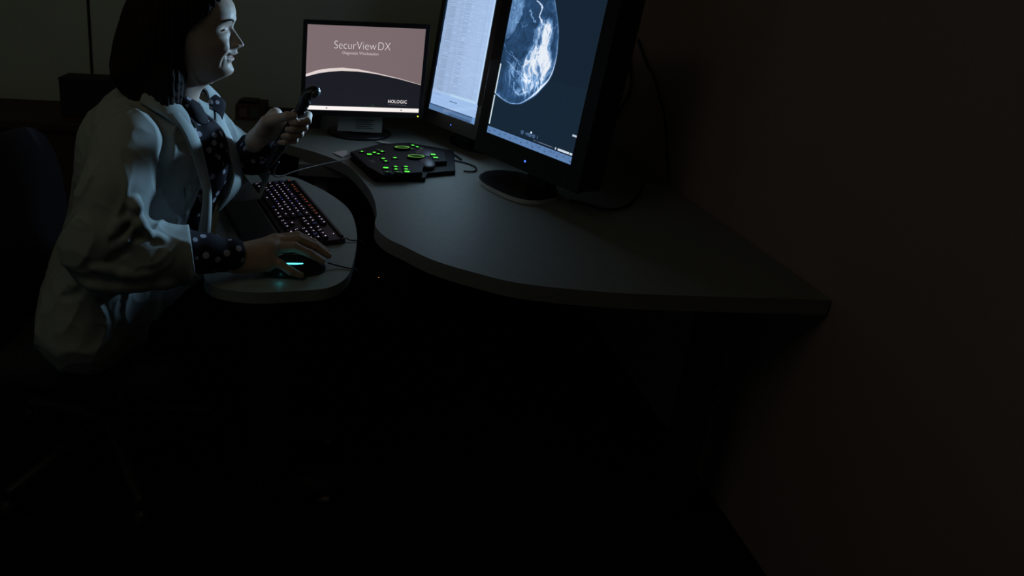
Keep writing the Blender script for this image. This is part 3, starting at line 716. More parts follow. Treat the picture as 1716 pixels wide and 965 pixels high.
gl = light('mouse_underglow', 'POINT', (-.105, 1.2385, .7085), (0, 0, 0), .0007, (0.08, 0.85, 1.0), shadow_soft_size=.001)
tag(tube('mouse_cable', [(0.002, 1.325, .712), (0.025, 1.327, .705), (0.05, 1.322, .7025), (0.068, 1.318, .7015), (.085, 1.33, .68), (.12, 1.45, .60)], .0018, M['cable']), 'thin black cable running from the mouse over the tray edge', 'cable')
tag(tube('display_cable', [(0.72, 1.735, .743), (0.764, 1.706, .743), (0.805, 1.675, .743), (0.87, 1.70, .743), (0.94, 1.78, .743), (1.02, 1.90, .743)], .004, M['cable']), 'black cable curving over the desk right of the x-ray monitor', 'cable')
tag(tube('keypad_cable', [(0.36, 2.14, .745), (0.38, 2.17, .744), (0.41, 2.165, .744), (0.44, 2.12, .744), (0.455, 2.07, .744)], .0035, M['cable']), 'black cable bending from the back of the keypad toward the monitors', 'cable')
tag(tube('network_cable', [(0.42, 2.06, .745), (0.47, 2.03, .744), (0.49, 1.99, .744), (0.475, 1.95, .744), (0.44, 1.945, .745)], .003, M['cable']), 'short black cable looping on the desk beside the keypad', 'cable')
tag(tube('hanging_cable', [(1.112, 2.30, 1.17), (1.108, 2.20, 1.10), (1.105, 2.12, 1.06), (1.106, 2.06, 1.0), (1.104, 2.00, .94), (1.10, 1.95, .86), (1.10, 1.90, .76)], .005, M['cable']), 'black cable crossing the right wall from upper left', 'cable')
tag(tube('dangling_cable', [(1.110, 2.36, 1.13), (1.108, 2.30, 1.04), (1.106, 2.28, .98), (1.104, 2.32, .90), (1.104, 2.36, .84), (1.10, 2.40, .76)], .0055, M['cable']), 'black cable hanging loosely down the right wall', 'cable')

# things on the desk against the back wall behind the left hand
t = thing('storage_box', 'dark low box with pale pictures against the back wall', 'box', (-0.35, 2.52, .74))
box('carton', (-.062, -.06, .001), (.062, .06, .065), mat('brown_carton', (.10, .055, .045), .8), t, bev=.003)
box('picture', (-.045, -.0625, .015), (-.012, -.060, .052), mat('faded_picture', (.20, .14, .12), .8), t)
box('picture', (.0, -.0625, .015), (.035, -.060, .052), mat('grey_picture', (.10, .10, .13), .8), t)
tag(box('black_case', (-.395, 2.49, .806), (-.322, 2.55, .818), M['plastic'], bev=.003), 'thin black case lying on top of the low picture box', 'case')
t = thing('document_tray', 'dark document tray on the desk behind the raised hand', 'tray', (-0.155, 2.48, .74))
box('tray_floor', (-.13, -.09, .001), (.10, .09, .006), M['box'], t)
for lo, hi in (((-.13, -.09, .006), (-.126, .09, .035)), ((.096, -.09, .006), (.10, .09, .035)), ((-.126, .086, .006), (.096, .09, .035))): box('side_wall', lo, hi, M['box'], t)

# ------------------------------------------------------------------ office chair
ch = thing('office_chair', 'dark grey padded office chair behind the seated woman', 'chair', (-0.60, 1.46, 0), 0.0)
g = SDF((-.45, -.35, .35), (.35, .35, 1.05), .008)
def rbox(c, hf, r):
    def f_(X, Y, Z):
        qx = abs(X - c[0]) - (hf[0] - r); qy = abs(Y - c[1]) - (hf[1] - r); qz = abs(Z - c[2]) - (hf[2] - r)
        return np.sqrt(np.maximum(qx, 0) ** 2 + np.maximum(qy, 0) ** 2 + np.maximum(qz, 0) ** 2) + np.minimum(np.maximum(qx, np.maximum(qy, qz)), 0) - r
    return f_
gs = SDF((-.35, -.32, .36), (.33, .32, .52), .008); gs.fn(rbox((0, 0, .43), (.26, .25, .045), .04), (-.35, -.32, .36), (.33, .32, .52)); P, Q = gs.mesh(); np_mesh('seat', P, Q, M['chair'], ch)
gb = SDF((-.10, -.34, -.35), (.10, .34, .35), .008)
gb.fn(lambda X, Y, Z: np.sqrt((np.abs(Y / .245) ** 3.2 + np.abs(Z / .27) ** 3.2) ** (2 / 3.2) + (np.abs((X - .35 * Y * Y) / .042) ** 2.6) ** (2 / 2.6)) * .05 - .05, (-.1, -.34, -.35), (.1, .34, .35))
P, Q = gb.mesh(); o = np_mesh('backrest', P, Q, M['chair'], ch); o.data.transform(Matrix.Translation((-.215, .0, .675)) @ Matrix.Rotation(math.radians(-6), 4, 'Y'))
box('back_bar', (-.34, -.03, .38), (-.315, .03, .70), M['under'], ch, bev=.005)
box('seat_bar', (-.34, -.03, .365), (.05, .03, .385), M['under'], ch, bev=.003)
tube('gas_column', [(0, 0, .38), (0, 0, .12)], .028, M['under'], ch, 16, 0)
for k in range(5):
    a = 2 * PI * k / 5 + .3; lg = tube('leg', [(0, 0, .11), (.14 * math.cos(a), .14 * math.sin(a), .10), (.29 * math.cos(a), .29 * math.sin(a), .075)], [.028, .022, .016], M['under'], ch)
    tube('caster', [(.29 * math.cos(a) - .02 * math.sin(a), .29 * math.sin(a) + .02 * math.cos(a), .03), (.29 * math.cos(a) + .02 * math.sin(a), .29 * math.sin(a) - .02 * math.cos(a), .03)], .029, M['plastic'], lg, 16, 0)
# ------------------------------------------------------------------ the woman
MY = 1.45                       # middle plane of the head
tz = [1.112, 1.118, 1.126, 1.133, 1.142, 1.155, 1.168, 1.176, 1.186, 1.197, 1.210, 1.225, 1.243, 1.258, 1.276, 1.294, 1.304, 1.320, 1.335, 1.346, 1.354]
tF = [-.305, -.286, -.262, -.252, -.2490, -.2525, -.2520, -.2515, -.2500, -.2515, -.2530, -.2535, -.2520, -.2455, -.2425, -.247, -.253, -.268, -.288, -.312, -.345]
tW = [.020, .027, .036, .042, .047, .053, .057, .0595, .062, .065, .0675, .0695, .071, .0715, .0725, .0735, .073, .069, .061, .048, .02]
tB = [-.325, -.330, -.335, -.345, -.355, -.370, -.385, -.395, -.405, -.420, -.430, -.438, -.442, -.444, -.445, -.442, -.438, -.43, -.41, -.39, -.355]
zz = np.linspace(1.105, 1.36, 103)
def smooth(a, k=5):
    a = np.interp(zz, tz, a); p = np.pad(a, k, mode='edge'); return np.convolve(p, np.hanning(2 * k + 1) / np.hanning(2 * k + 1).sum(), 'same')[k:-k]
sF, sW, sB = smooth(tF, 3), smooth(tW, 6), smooth(tB, 6)
def face_disp(y, z):
    """forward relief of the face at lateral offset y (>=0) and height z"""
    g = lambda a, b, sy, sz: np.exp(-((y - a) / sy) ** 2 - ((z - b) / sz) ** 2)
    d = 0
    # nose
    nz = np.interp(z, [1.188, 1.193, 1.197, 1.201, 1.206, 1.214, 1.224, 1.236, 1.243, 1.250, 1.262], [0, .006, .018, .0285, .0292, .0245, .0175, .0085, .0035, .0015, 0])
    nw = np.interp(z, [1.19, 1.204, 1.215, 1.235, 1.25], [.0135, .0118, .0092, .0076, .0098])
    d = d + nz * np.exp(-(y / nw) ** 2.6)
    d = d + .0135 * g(.0145, 1.2030, .0058, .0062)           # nostril wing
    d = d - .004 * g(.0215, 1.2025, .0035, .006)
    # lips, slightly parted
    mw = .0235
    lipy = np.clip(1 - (y / mw) ** 2, 0, 1)
    zc = 1.1760 + .0030 * (y / mw) ** 2
    d = d + .0085 * np.exp(-((z - 1.1825 - .001 * (y / mw) ** 2) / .0048) ** 2) * lipy ** .6
    d = d + .0062 * np.exp(-((z - 1.1685) / .0048) ** 2) * lipy ** .7
    d = d - .0100 * np.exp(-((z - zc) / .0021) ** 2) * np.clip(1 - (y / .026) ** 4, 0, 1)
    d = d + .0085 * g(0, 1.1885, .011, .007)                  # above the upper lip
    d = d - .0018 * g(0, 1.158, .014, .004) + .0030 * g(0, 1.142, .018, .011)
    # mouth corner and fold of the smile
    d = d - .0035 * g(.0262, 1.179, .0035, .0045)
    fy = np.interp(z, [1.155, 1.168, 1.180, 1.192, 1.203], [.0345, .0350, .0335, .0275, .0205])
    fs = np.interp(z, [1.150, 1.162, 1.190, 1.206], [0, 1, 1, .2])
    d = d - .0022 * fs * np.exp(-((y - fy) / .0026) ** 2) + .0040 * fs * np.exp(-((y - fy - .008) / .007) ** 2)
    # cheeks
    d = d + .0085 * g(.040, 1.207, .016, .015) + .003 * g(.05, 1.20, .02, .02)
    # eye sockets and brow
    d = d - .0085 * g(.028, 1.2450, .0150, .0100) - .004 * g(.012, 1.243, .006, .008)
    d = d + .0040 * np.exp(-((z - 1.2605 - .03 * y + .9 * (y - .028) ** 2 * 10) / .0055) ** 2) * np.exp(-((y - .028) / .022) ** 2)
    d = d - .0022 * g(0, 1.270, .012, .01)
    d = d + .0025 * g(.034, 1.2315, .014, .004)               # lower lid bag
    return d
def Xsurf(y, z):
    F_, W_, B_ = np.interp(z, zz, sF), np.interp(z, zz, sW), np.interp(z, zz, sB)
    cx = np.where(z > 1.2, -.345, -.345 + (1.2 - z) * .25)
    p = np.interp(z, [1.12, 1.16, 1.25], [2.0, 2.1, 2.35])
    r = np.clip(1 - (abs(y) / W_) ** p, 0, 1) ** (1 / p)
    return cx + (F_ - cx) * r + face_disp(abs(y), z)
def head_f(X, Y, Z):
    y = np.abs(Y - MY); z = Z + 0 * X
    F_, W_, B_ = np.interp(Z, zz, sF), np.interp(Z, zz, sW), np.interp(Z, zz, sB)
    cx = np.where(Z > 1.2, -.345, -.345 + (1.2 - Z) * .25)
    p = np.interp(Z, [1.12, 1.16, 1.25], [2.0, 2.1, 2.35])
    dx = X - cx - face_disp(y, Z) * np.clip((X - cx - .01) / .03, 0, 1)
    A = np.where(dx > 0, F_ - cx, cx - B_)
    r = ((np.abs(dx) / A) ** p + (y / W_) ** p) ** (1 / p)
    d = (r - 1) * np.minimum(np.minimum(A, W_), .06)
    d = np.maximum(d, (Z - 1.356)); d = np.maximum(d, 1.110 + .28 * np.clip(-.25 - X, 0, .1) * 0 - Z)
    return d
def zones(P, zoneslist, base):
    col = np.tile(np.array(base), (len(P), 1))
    for c, r, k in zoneslist:
        w_ = np.exp(-(((P - np.array(c[0])) / np.array(c[1])) ** 2).sum(1))[:, None] * r; col = col * (1 - w_) + np.array(k) * w_
    return col
SKIN = (.55, .39, .31)
meshes = []
# head and neck
g = SDF((-.50, 1.33, 1.00), (-.20, 1.57, 1.37), .0014)
g.fn(head_f, (-.46, 1.365, 1.108), (-.205, 1.535, 1.36))
g.cap((-.372, 1.452, 1.16), (-.402, 1.455, 1.02), .056, .060, .018)
g.cap((-.425, 1.40, 1.02), (-.37, 1.44, 1.035), .022, .018, .03)
g.cap((-.300, 1.45, 1.128), (-.345, 1.45, 1.105), .016, .020, .02)
for s in (-1, 1):
    cy = MY + s * .0305
    g.ell((-.2850, cy, 1.2412), (.0140, .0155, .0110), .008)                                   # lids
    g.ell((-.2712, cy + s * .0025, 1.2407), (.0085, .0135, .0021), .0004, 'sub', ('X', s * -.10))             # opening
    g.ell((-.2830, cy, 1.2410), (.0116, .0116, .0116), 0, 'sub')
    g.cap((-.253, MY + s * .0075, 1.1965), (-.246, MY + s * .006, 1.1995), .0028, .0022, .001, 'sub')  # nostril
    g.ell((-.374, MY + s * .071, 1.222), (.014, .008, .026), .004)
P, Q = g.mesh()
lip = [((( -.247, MY, 1.1830), (.02, .018, .0040)), .55, (.42, .19, .19)), (((-.247, MY, 1.1690), (.02, .017, .0042)), .6, (.44, .20, .20)),
       (((-.27, MY - .045, 1.20), (.03, .02, .018)), .25, (.50, .26, .21)), (((-.23, MY, 1.203), (.02, .02, .008)), .2, (.50, .27, .22)), (((-.262, MY, 1.1762), (.012, .022, .0016)), .9, (.06, .02, .02))]
meshes.append((P, Q, zones(P, lip, SKIN)))
# hands
def finger(g, pts, rad, k=.0015): g.chain(pts, rad, k)
# right hand resting on the mouse
g = SDF((-.36, 1.17, .69), (.04, 1.42, .84), .0014)
WR = np.array((-.222, 1.256, .749))
g.chain([(-.36, 1.234, .768), WR], [.032, .0275], 0)
g.cap(WR, (-.135, 1.292, .757), .0265, .0210, .012); g.cap(WR, (-.132, 1.320, .758), .0245, .0190, .012); g.cap(WR, (-.145, 1.270, .748), .0250, .0185, .012)
g.cap((-.135, 1.288, .753), (-.130, 1.322, .756), .020, .019, .012); g.cap((-.20, 1.250, .735), (-.135, 1.262, .732), .019, .015, .012)
fing = [[(-.122, 1.334, .761), (-.075, 1.346, .768), (-.036, 1.347, .752), (-.003, 1.342, .733)],
        [(-.116, 1.317, .763), (-.070, 1.326, .769), (-.030, 1.326, .753), (.002, 1.322, .733)],
        [(-.120, 1.298, .758), (-.078, 1.302, .761), (-.042, 1.300, .747), (-.012, 1.296, .731)],
        [(-.136, 1.273, .746), (-.108, 1.264, .736), (-.082, 1.258, .722), (-.058, 1.261, .711)]]
rads = [(.0140, .0110, .0096, .0076), (.0140, .0113, .0099, .0078), (.0138, .0112, .0098, .0076), (.0125, .0100, .0090, .0074)]
hand_r = g
for f_, r_ in zip(fing, rads):
    sub = SDF(g.lo, np.array(g.lo) + (np.array(g.n) - 1) * g.h, g.h)
    sub.chain(f_, r_, .004)
    v = sub.d; h_ = np.clip(.5 + .5 * (g.d - v) / .0025, 0, 1); xx = g.ax[0][:, None, None]
    kk = .0030 + .009 * np.clip((-.100 - xx) / .02, 0, 1); h_ = np.clip(.5 + .5 * (g.d - v) / kk, 0, 1); g.d = (g.d * (1 - h_) + v * h_ - kk * h_ * (1 - h_)).astype(np.float32)
g.chain([(-.175, 1.305, .748), (-.140, 1.345, .738), (-.100, 1.355, .724), (-.070, 1.350, .716)], [.018, .0125, .0105, .0085], .006)
P, Q = g.mesh()
nails = [(((.0045, 1.322, .742), (.005, .006, .004)), .55, (.58, .42, .38)), (((-.0115, 1.288, .738), (.005, .006, .004)), .55, (.58, .42, .38)), (((-.14, 1.30, .79), (.02, .03, .01)), .15, (.50, .28, .22))]
meshes.append((P, Q, zones(P, nails, (.50, .33, .245))))
# left hand closed round the microphone
MT, MB = np.array((-.062, 1.492, 1.088)), np.array((-.160, 1.503, .896))
ax_ = (MT - MB) / np.linalg.norm(MT - MB)
def on(z): return MB + ax_ * ((z - MB[2]) / ax_[2])
g = SDF((-.27, 1.43, .85), (-.04, 1.62, 1.10), .0014)
LW = np.array((-.200, 1.540, .941))
g.chain([(-.215, 1.60, .88), LW], [.029, .0265], 0)
g.cap(LW, (-.154, 1.538, 1.014), .026, .0185, .012); g.cap(LW, (-.138, 1.535, .979), .026, .019, .012); g.cap((-.156, 1.537, 1.004), (-.141, 1.535, .974), .021, .019, .01)
g.cap(LW, (-.176, 1.520, .989), .024, .021, .012)
zs = [1.018, .9995, .981, .964]; lens_ = [1.0, 1.04, 1.0, .88]
for i, z_ in enumerate(zs):
    c_ = on(z_); L_ = lens_[i]; r_ = (.0112, .0104, .0096, .0084) if i < 3 else (.0102, .0092, .0083, .0074)
    pts = [c_ + (-.004, .037, .004), c_ + (.030 * L_, .028, .002), c_ + (.031 * L_, -.008, -.002), c_ + (.004, -.024, -.004), c_ + (-.008, -.0235, -.005)]
    rr_ = (r_[0], r_[1], r_[2], r_[3], r_[3] * .9)
    sub = SDF(g.lo, np.array(g.lo) + (np.array(g.n) - 1) * g.h, g.h); sub.chain(pts, rr_, .003)
    k_ = .0028; h_ = np.clip(.5 + .5 * (g.d - sub.d) / k_, 0, 1); g.d = (g.d * (1 - h_) + sub.d * h_ - k_ * h_ * (1 - h_)).astype(np.float32)
c_ = on(1.018)
g.chain([(-.184, 1.513, .980), (-.174, 1.500, 1.004), c_ + (-.020, -.020, .010), c_ + (-.003, -.022, .013)], [.0205, .0145, .0115, .0092], .006)
P, Q = g.mesh()
nz_ = [((tuple(c_ + (.002, -.032, .013)), (.006, .005, .005)), .6, (.60, .45, .42))]
meshes.append((P, Q, zones(P, nz_, (.52, .37, .295))))
# trunk, arms and legs under the clothes
g = SDF((-.80, 1.12, .0), (.10, 1.80, 1.12), .008)
g.ell((-.455, 1.45, .93), (.115, .165, .17)); g.cap((-.46, 1.32, 1.005), (-.46, 1.58, 1.005), .052, .052, .03); g.cap((-.43, 1.452, 1.0), (-.402, 1.455, 1.06), .07, .055, .03)
g.cap((-.47, 1.45, .85), (-.51, 1.45, .62), .125, .14, .05); g.ell((-.53, 1.45, .56), (.16, .185, .12), .05)
g.chain([(-.455, 1.275, 1.01), (-.475, 1.175, .81)], [.050, .040], .02); g.chain([(-.475, 1.175, .81), (-.30, 1.24, .772)], [.040, .028], .01)
g.chain([(-.44, 1.63, 1.01), (-.27, 1.665, .855)], [.050, .040], .02); g.chain([(-.27, 1.665, .855), (-.195, 1.58, .885)], [.038, .028], .01)
for s in (-1, 1):
    y = 1.45 + s * .10
    g.chain([(-.52, y, .54), (-.13, y - .01, .545)], [.088, .062], .03); g.chain([(-.13, y - .01, .545), (-.10, y - .01, .08)], [.060, .038], .01)
    g.chain([(-.12, y - .01, .045), (.03, y - .02 , .03)], [.036, .026], .01)
P, Q = g.mesh(); meshes.append((P, Q, zones(P, [], SKIN)))
off = 0; PP, QQ, CC = [], [], []
for P, Q, c in meshes: PP.append(P); QQ.append(Q + off); CC.append(c); off += len(P)
person = np_mesh('person', np.concatenate(PP), np.concatenate(QQ), M['skin'], col=np.concatenate(CC))
tag(person, 'seated woman in a white coat and polka-dot blouse holding a microphone and mouse', 'person')

# eyes, eyebrows, teeth
for s in (-1, 1):
    bm = bmesh.new(); bmesh.ops.create_uvsphere(bm, u_segments=32, v_segments=24, radius=.0115)
    gaze = Vector((1.0, .10, .02)).normalized(); bmesh.ops.rotate(bm, verts=bm.verts[:], matrix=gaze.to_track_quat('Z', 'Y').to_matrix())
    me = bpy.data.meshes.new('eye'); bm.to_mesh(me); bm.free()
    co = np.array([v.co[:] for v in me.vertices]); dt = (co @ np.array(gaze)) / .0115
    c = np.where((dt > .93)[:, None], (.004, .004, .004), np.where((dt > .80)[:, None], (.05, .03, .02), (.20, .19, .19)))
    a = me.color_attributes.new('col', 'FLOAT_COLOR', 'POINT'); a.data.foreach_set('color', np.concatenate([c, np.ones((len(c), 1))], 1).astype(np.float32).ravel())
    me.transform(Matrix.Translation((-.2830, MY + s * .0305, 1.2410))); link('eye', me, M['eye'], person, True)
    bm = bmesh.new()
    r = random.Random(3)
    for i in range(70):
        t_ = r.random(); y = .012 + .036 * t_; z = 1.2565 + .0085 * math.sin(PI * min(1, t_ * 1.15) * .62) - .010 * max(0, t_ - .55) ** 1.1 + r.uniform(-.0022, .0022) * (1.1 - t_ * .7)
        y2 = y + .0055; z2 = z + .0022 * (1 - 1.6 * t_)
        x = float(Xsurf(y, z)) + .0008; x2 = float(Xsurf(y2, z2)) + .0009
        tube_bm(bm, [(x, MY + s * y, z), ((x + x2) / 2 + .0008, MY + s * (y + y2) / 2, (z + z2) / 2 + .0004), (x2, MY + s * y2, z2)], [.0007, .0006, .0003], 4)
    from_bm('eyebrow', bm, M['brow'], person)
    bm = bmesh.new()
    for i in range(16):
        t_ = (i + .5) / 16; y = .0305 + (t_ - .5) * .022; z = 1.2408 + .0032 * math.sqrt(max(0, 1 - (2 * t_ - 1) ** 2)); x = -.2830 + math.sqrt(max(1e-6, .0126 ** 2 - (y - .0305) ** 2 * .7))
        tube_bm(bm, [(x, MY + s * y, z), (x + .003, MY + s * (y + .0006), z + .0003), (x + .0055, MY + s * (y + .001), z + .0022)], [.00055, .0004, .0002], 4)
    tube_bm(bm, [(-.2830 + math.sqrt(max(1e-6, .0150 ** 2 - (y - .0305) ** 2)) * .93 + .0004, MY + s * y, 1.2432 - .10 * (y - .032) - 14 * (y - .032) ** 2) for y in np.linspace(.0195, .0435, 12)], [.0003] + [.0009] * 10 + [.0004], 5)
    from_bm('eyelashes', bm, M['brow'], person)
bm = bmesh.new()
for i in range(8):
    a = (i - 3.5) * .0062; x = -.2535 - .012 * (abs(a) / .022) ** 2 * 1.2
    box_bm(bm, (x - .003, MY + a - .0029, 1.1745), (x, MY + a + .0029, 1.1805), 0, .0009)
from_bm('teeth', bm, M['teeth'], person)

# hair
g = SDF((-.60, 1.29, 1.01), (-.20, 1.61, 1.42), .0028)
g.ell((-.360, 1.45, 1.285), (.112, .090, .092))
g.ell((-.425, 1.45, 1.22), (.085, .098, .12), .03)
g.ell((-.448, 1.445, 1.155), (.082, .098, .10), .03)
g.ell((-.415, 1.388, 1.17), (.072, .046, .115), .03)
g.ell((-.405, 1.520, 1.165), (.058, .034, .105), .03)
g.cap((-.385, 1.372, 1.13), (-.392, 1.355, 1.052), .036, .014, .02)
g.cap((-.47, 1.385, 1.13), (-.455, 1.372, 1.090), .045, .022, .02)
g.cap((-.400, 1.395, 1.14), (-.365, 1.385, 1.075), .030, .012, .02)
g.cap((-.500, 1.44, 1.14), (-.490, 1.44, 1.10), .030, .022, .03)
ez = [1.00, 1.06, 1.10, 1.125, 1.15, 1.19, 1.233, 1.251, 1.273, 1.292, 1.311, 1.34, 1.40]; ex = [-.345, -.358, -.346, -.341, -.348, -.353, -.345, -.326, -.300, -.281, -.262, -.245, -.23]
g.fn(lambda X, Y, Z: -(X - np.interp(Z, ez, ex) - .010 * np.sin(Z * 70) * (Z < 1.2)) + 0 * Y, (-.5, 1.28, 1.0), (-.18, 1.62, 1.42), .004, 'int') if False else None
def face_cut(X, Y, Z):
    e = np.interp(Z, ez, ex) + .0025 * np.sin(Z * 95 + 1) * (Z < 1.2)
    return (X - e) * .8 + 0 * Y
g.fn(face_cut, (-.6, 1.28, 1.0), (-.18, 1.62, 1.43), .006, 'int')
hw = wob(11, 26, 6, (1, 1, .5))
def strands(X, Y, Z):
    th = np.arctan2(Y - 1.45, X + .40); wv = hw(X, Y, Z)
    return .0012 * np.sin(th * 46 + wv * 9) + .0010 * np.sin(th * 103 + wv * 12) + .006 * wv
g.disp(strands)
P, Q = g.mesh(); hair = np_mesh('hair', P, Q, M['hair'], person)
# loose strands over the mass
bm = bmesh.new(); r = random.Random(9)
for i in range(230):
    th = r.uniform(2.0, 5.6)   # around the head, back and near side
    top_ = r.uniform(1.20, 1.33); bot = r.uniform(1.065, 1.12)
    pts = []
    for k in range(7):
        t_ = k / 6; z = top_ + (bot - top_) * t_
        rx = .112 * math.sqrt(max(.02, 1 - ((z - 1.26) / .14) ** 2)) if z > 1.27 else .112
        cx_ = np.interp(z, [1.08, 1.16, 1.28], [-.440, -.428, -.385]); rx = rx * np.interp(z, [1.07, 1.15, 1.3], [.62, .93, .93]); ry = .093 * np.interp(z, [1.07, 1.15, 1.30, 1.36], [.70, .96, .90, .5])
        x = cx_ + rx * math.cos(th) + .004 * math.sin(z * 45 + i); y = 1.447 + ry * math.sin(th) + .003 * math.cos(z * 50 + i * 2)
        x = min(x, float(np.interp(z, ez, ex)) - .002)
        pts.append((x, y, z))
    tube_bm(bm, catmull(pts, 3), list(np.linspace(.0011, .0004, 19)), 4)
o = from_bm('hair_strands', bm, M['hair'], hair, True)

# blouse
g = SDF((-.66, 1.16, .50), (-.10, 1.76, 1.14), .0035)
g.ell((-.445, 1.45, .93), (.128, .165, .16)); g.cap((-.45, 1.33, .995), (-.45, 1.57, .995), .058, .058, .03); g.cap((-.46, 1.45, .85), (-.50, 1.45, .62), .14, .155, .05)
g.ell((-.372, 1.410, .915), (.056, .052, .07), .03); g.ell((-.345, 1.475, .90), (.085, .082, .125), .03); g.ell((-.37, 1.45, .79), (.072, .075, .09), .03); g.ell((-.365, 1.505, .915), (.062, .060, .07), .03)
g.cap((-.425, 1.453, 1.02), (-.400, 1.454, 1.075), .072, .066, .02)
bw = wob(21, 60, 6)
g.disp(lambda X, Y, Z: .0022 * bw(X, Y, Z))
# open neck
g.cap((-.402, 1.455, 1.00), (-.385, 1.455, 1.12), .058, .062, .006, 'sub')
g.chain([(-.300, 1.452, 1.10), (-.315, 1.452, 1.045), (-.325, 1.452, 1.01)], [.034, .020, .006], .004, 'sub')
# sleeves
g.chain([(-.40, 1.210, .785), (-.315, 1.232, .772), (-.270, 1.244, .764), (-.235, 1.252, .756)], [.046, .046, .043, .037], .01)
g.cap((-.240, 1.251, .756), (-.215, 1.258, .755), .035, .038, 0)
g.chain([(-.30, 1.655, .875), (-.245, 1.645, .868), (-.205, 1.590, .885), (-.182, 1.552, .925)], [.046, .050, .047, .036], .012)
g.ell((-.225, 1.60, .862), (.040, .045, .035), .02)
g.cap(WR + (.0, .0, .0), WR + (.03, .012, .003), .028, .030, .002, 'sub')
g.cap(LW + (-.004, .006, -.004), LW + (.02, -.02, .05), .0275, .030, .002, 'sub')
P, Q = g.mesh(); blouse = np_mesh('blouse', P, Q, M['blouse'], person)
sheet('collar', [(-.405, 1.39, 1.098), (-.350, 1.402, 1.082), (-.325, 1.425, 1.062), (-.318, 1.440, 1.040)], [(-.425, 1.378, 1.072), (-.352, 1.382, 1.048), (-.318, 1.388, 1.022), (-.304, 1.420, 1.012)], M['blouse'], blouse, .002, bulge=.006, bdir=(1, -.5, .3))
sheet('collar', [(-.400, 1.515, 1.100), (-.345, 1.505, 1.085), (-.318, 1.482, 1.066), (-.308, 1.462, 1.040)], [(-.405, 1.535, 1.080), (-.325, 1.530, 1.060), (-.278, 1.505, 1.050), (-.280, 1.480, 1.010)], M['blouse'], blouse, .002, bulge=.006, bdir=(1, .3, .3))

# trousers and shoes
g = SDF((-.80, 1.16, .04), (.02, 1.74, .74), .007)
g.ell((-.53, 1.45, .57), (.175, .195, .13)); 
for s in (-1, 1):
    y = 1.45 + s * .10
    g.chain([(-.52, y, .55), (-.13, y - .01, .555)], [.100, .075], .03); g.chain([(-.13, y - .01, .555), (-.105, y - .01, .10)], [.074, .056], .01)
P, Q = g.mesh(); np_mesh('trousers', P, Q, M['trousers'], person)
for s in (-1, 1):
    y = 1.44 + s * .10
    g = SDF((-.20, y - .08, -.01), (.10, y + .08, .14), .005); g.chain([(-.115, y, .052), (.035, y - .01 * 0, .032)], [.046, .034], .01); g.cap((-.11, y, .06), (-.105, y, .10), .042, .04, .01)
    g.fn(lambda X, Y, Z: .002 - Z + 0 * X + 0 * Y, (-.3, y - .1, -.02), (.2, y + .1, .14), 0, 'int'); P, Q = g.mesh(); np_mesh('shoe', P, Q, M['shoe'], person)

# white coat
g = SDF((-.80, 1.04, .46), (-.14, 1.80, 1.14), .0032)
g.ell((-.462, 1.45, .93), (.146, .175, .17)); g.cap((-.462, 1.325, 1.005), (-.462, 1.585, 1.005), .060, .060, .04); g.ell((-.500, 1.45, .955), (.105, .145, .10), .03)
g.ell((-.382, 1.375, .925), (.066, .050, .12), .03); g.chain([(-.52, 1.37, .60), (-.405, 1.37, .585)], [.12, .105], .04)
g.cap((-.440, 1.452, 1.02), (-.422, 1.454, 1.065), .084, .072, .03)
g.cap((-.475, 1.45, .86), (-.515, 1.45, .66), .150, .160, .05); g.ell((-.54, 1.44, .59), (.165, .215, .12), .06)
g.cap((-.50, 1.26, .76), (-.555, 1.25, .56), .06, .105, .08)
# right sleeve
g.chain([(-.450, 1.285, 1.003), (-.455, 1.210, .92), (-.462, 1.175, .835)], [.068, .070, .074], .015)
g.chain([(-.482, 1.175, .815), (-.41, 1.190, .790), (-.300, 1.222, .776)], [.076, .066, .052], .015)
g.chain([(-.47, 1.185, .765), (-.300, 1.222, .755)], [.072, .042], .03)
# left sleeve
g.chain([(-.455, 1.61, 1.000), (-.36, 1.655, .93), (-.285, 1.660, .872)], [.064, .062, .056], .02)
cw = wob(31, 24, 7, (1, 1, .6)); cw2 = wob(35, 30, 6, (1.1, 1, .7)); cw3 = wob(36, 60, 6, (1, 1, .8))
g.disp(lambda X, Y, Z: .0030 * cw(X, Y, Z) - .0060 * (1 - np.minimum(np.abs(cw2(X + .01 * cw(X, Y, Z), Y, Z)) * 2.2, 1)) ** 2 - .0022 * (1 - np.minimum(np.abs(cw3(X, Y, Z)) * 2.2, 1)) ** 2)
# creases first, then ridges
for pts, r_ in (([(-.335, 1.13, .902), (-.375, 1.11, .890), (-.43, 1.10, .850)], .009),
                ([(-.40, 1.11, .83), (-.44, 1.10, .80)], .008), ([(-.53, 1.13, .90), (-.56, 1.16, .84), (-.57, 1.2, .78)], .012), ([(-.47, 1.11, .73), (-.53, 1.13, .70), (-.58, 1.16, .68)], .010)):
    g.fold(pts, r_, .010, -.003, 'sub')
for pts, r_, k_ in (
    ([(-.367, 1.11, .928), (-.34, 1.11, .919), (-.32, 1.12, .907)], .008, .012),
    ([(-.419, 1.11, .864), (-.364, 1.11, .902), (-.335, 1.13, .889), (-.324, 1.15, .862)], .008, .012),
    ([(-.409, 1.11, .840), (-.366, 1.11, .876), (-.347, 1.13, .861)], .006, .012),
    ([(-.487, 1.13, .759), (-.393, 1.13, .735), (-.317, 1.15, .722)], .009, .02),
    ([(-.47, 1.12, .80), (-.42, 1.12, .78), (-.36, 1.14, .77)], .007, .014),
    ): g.fold(pts, r_, k_, .002)
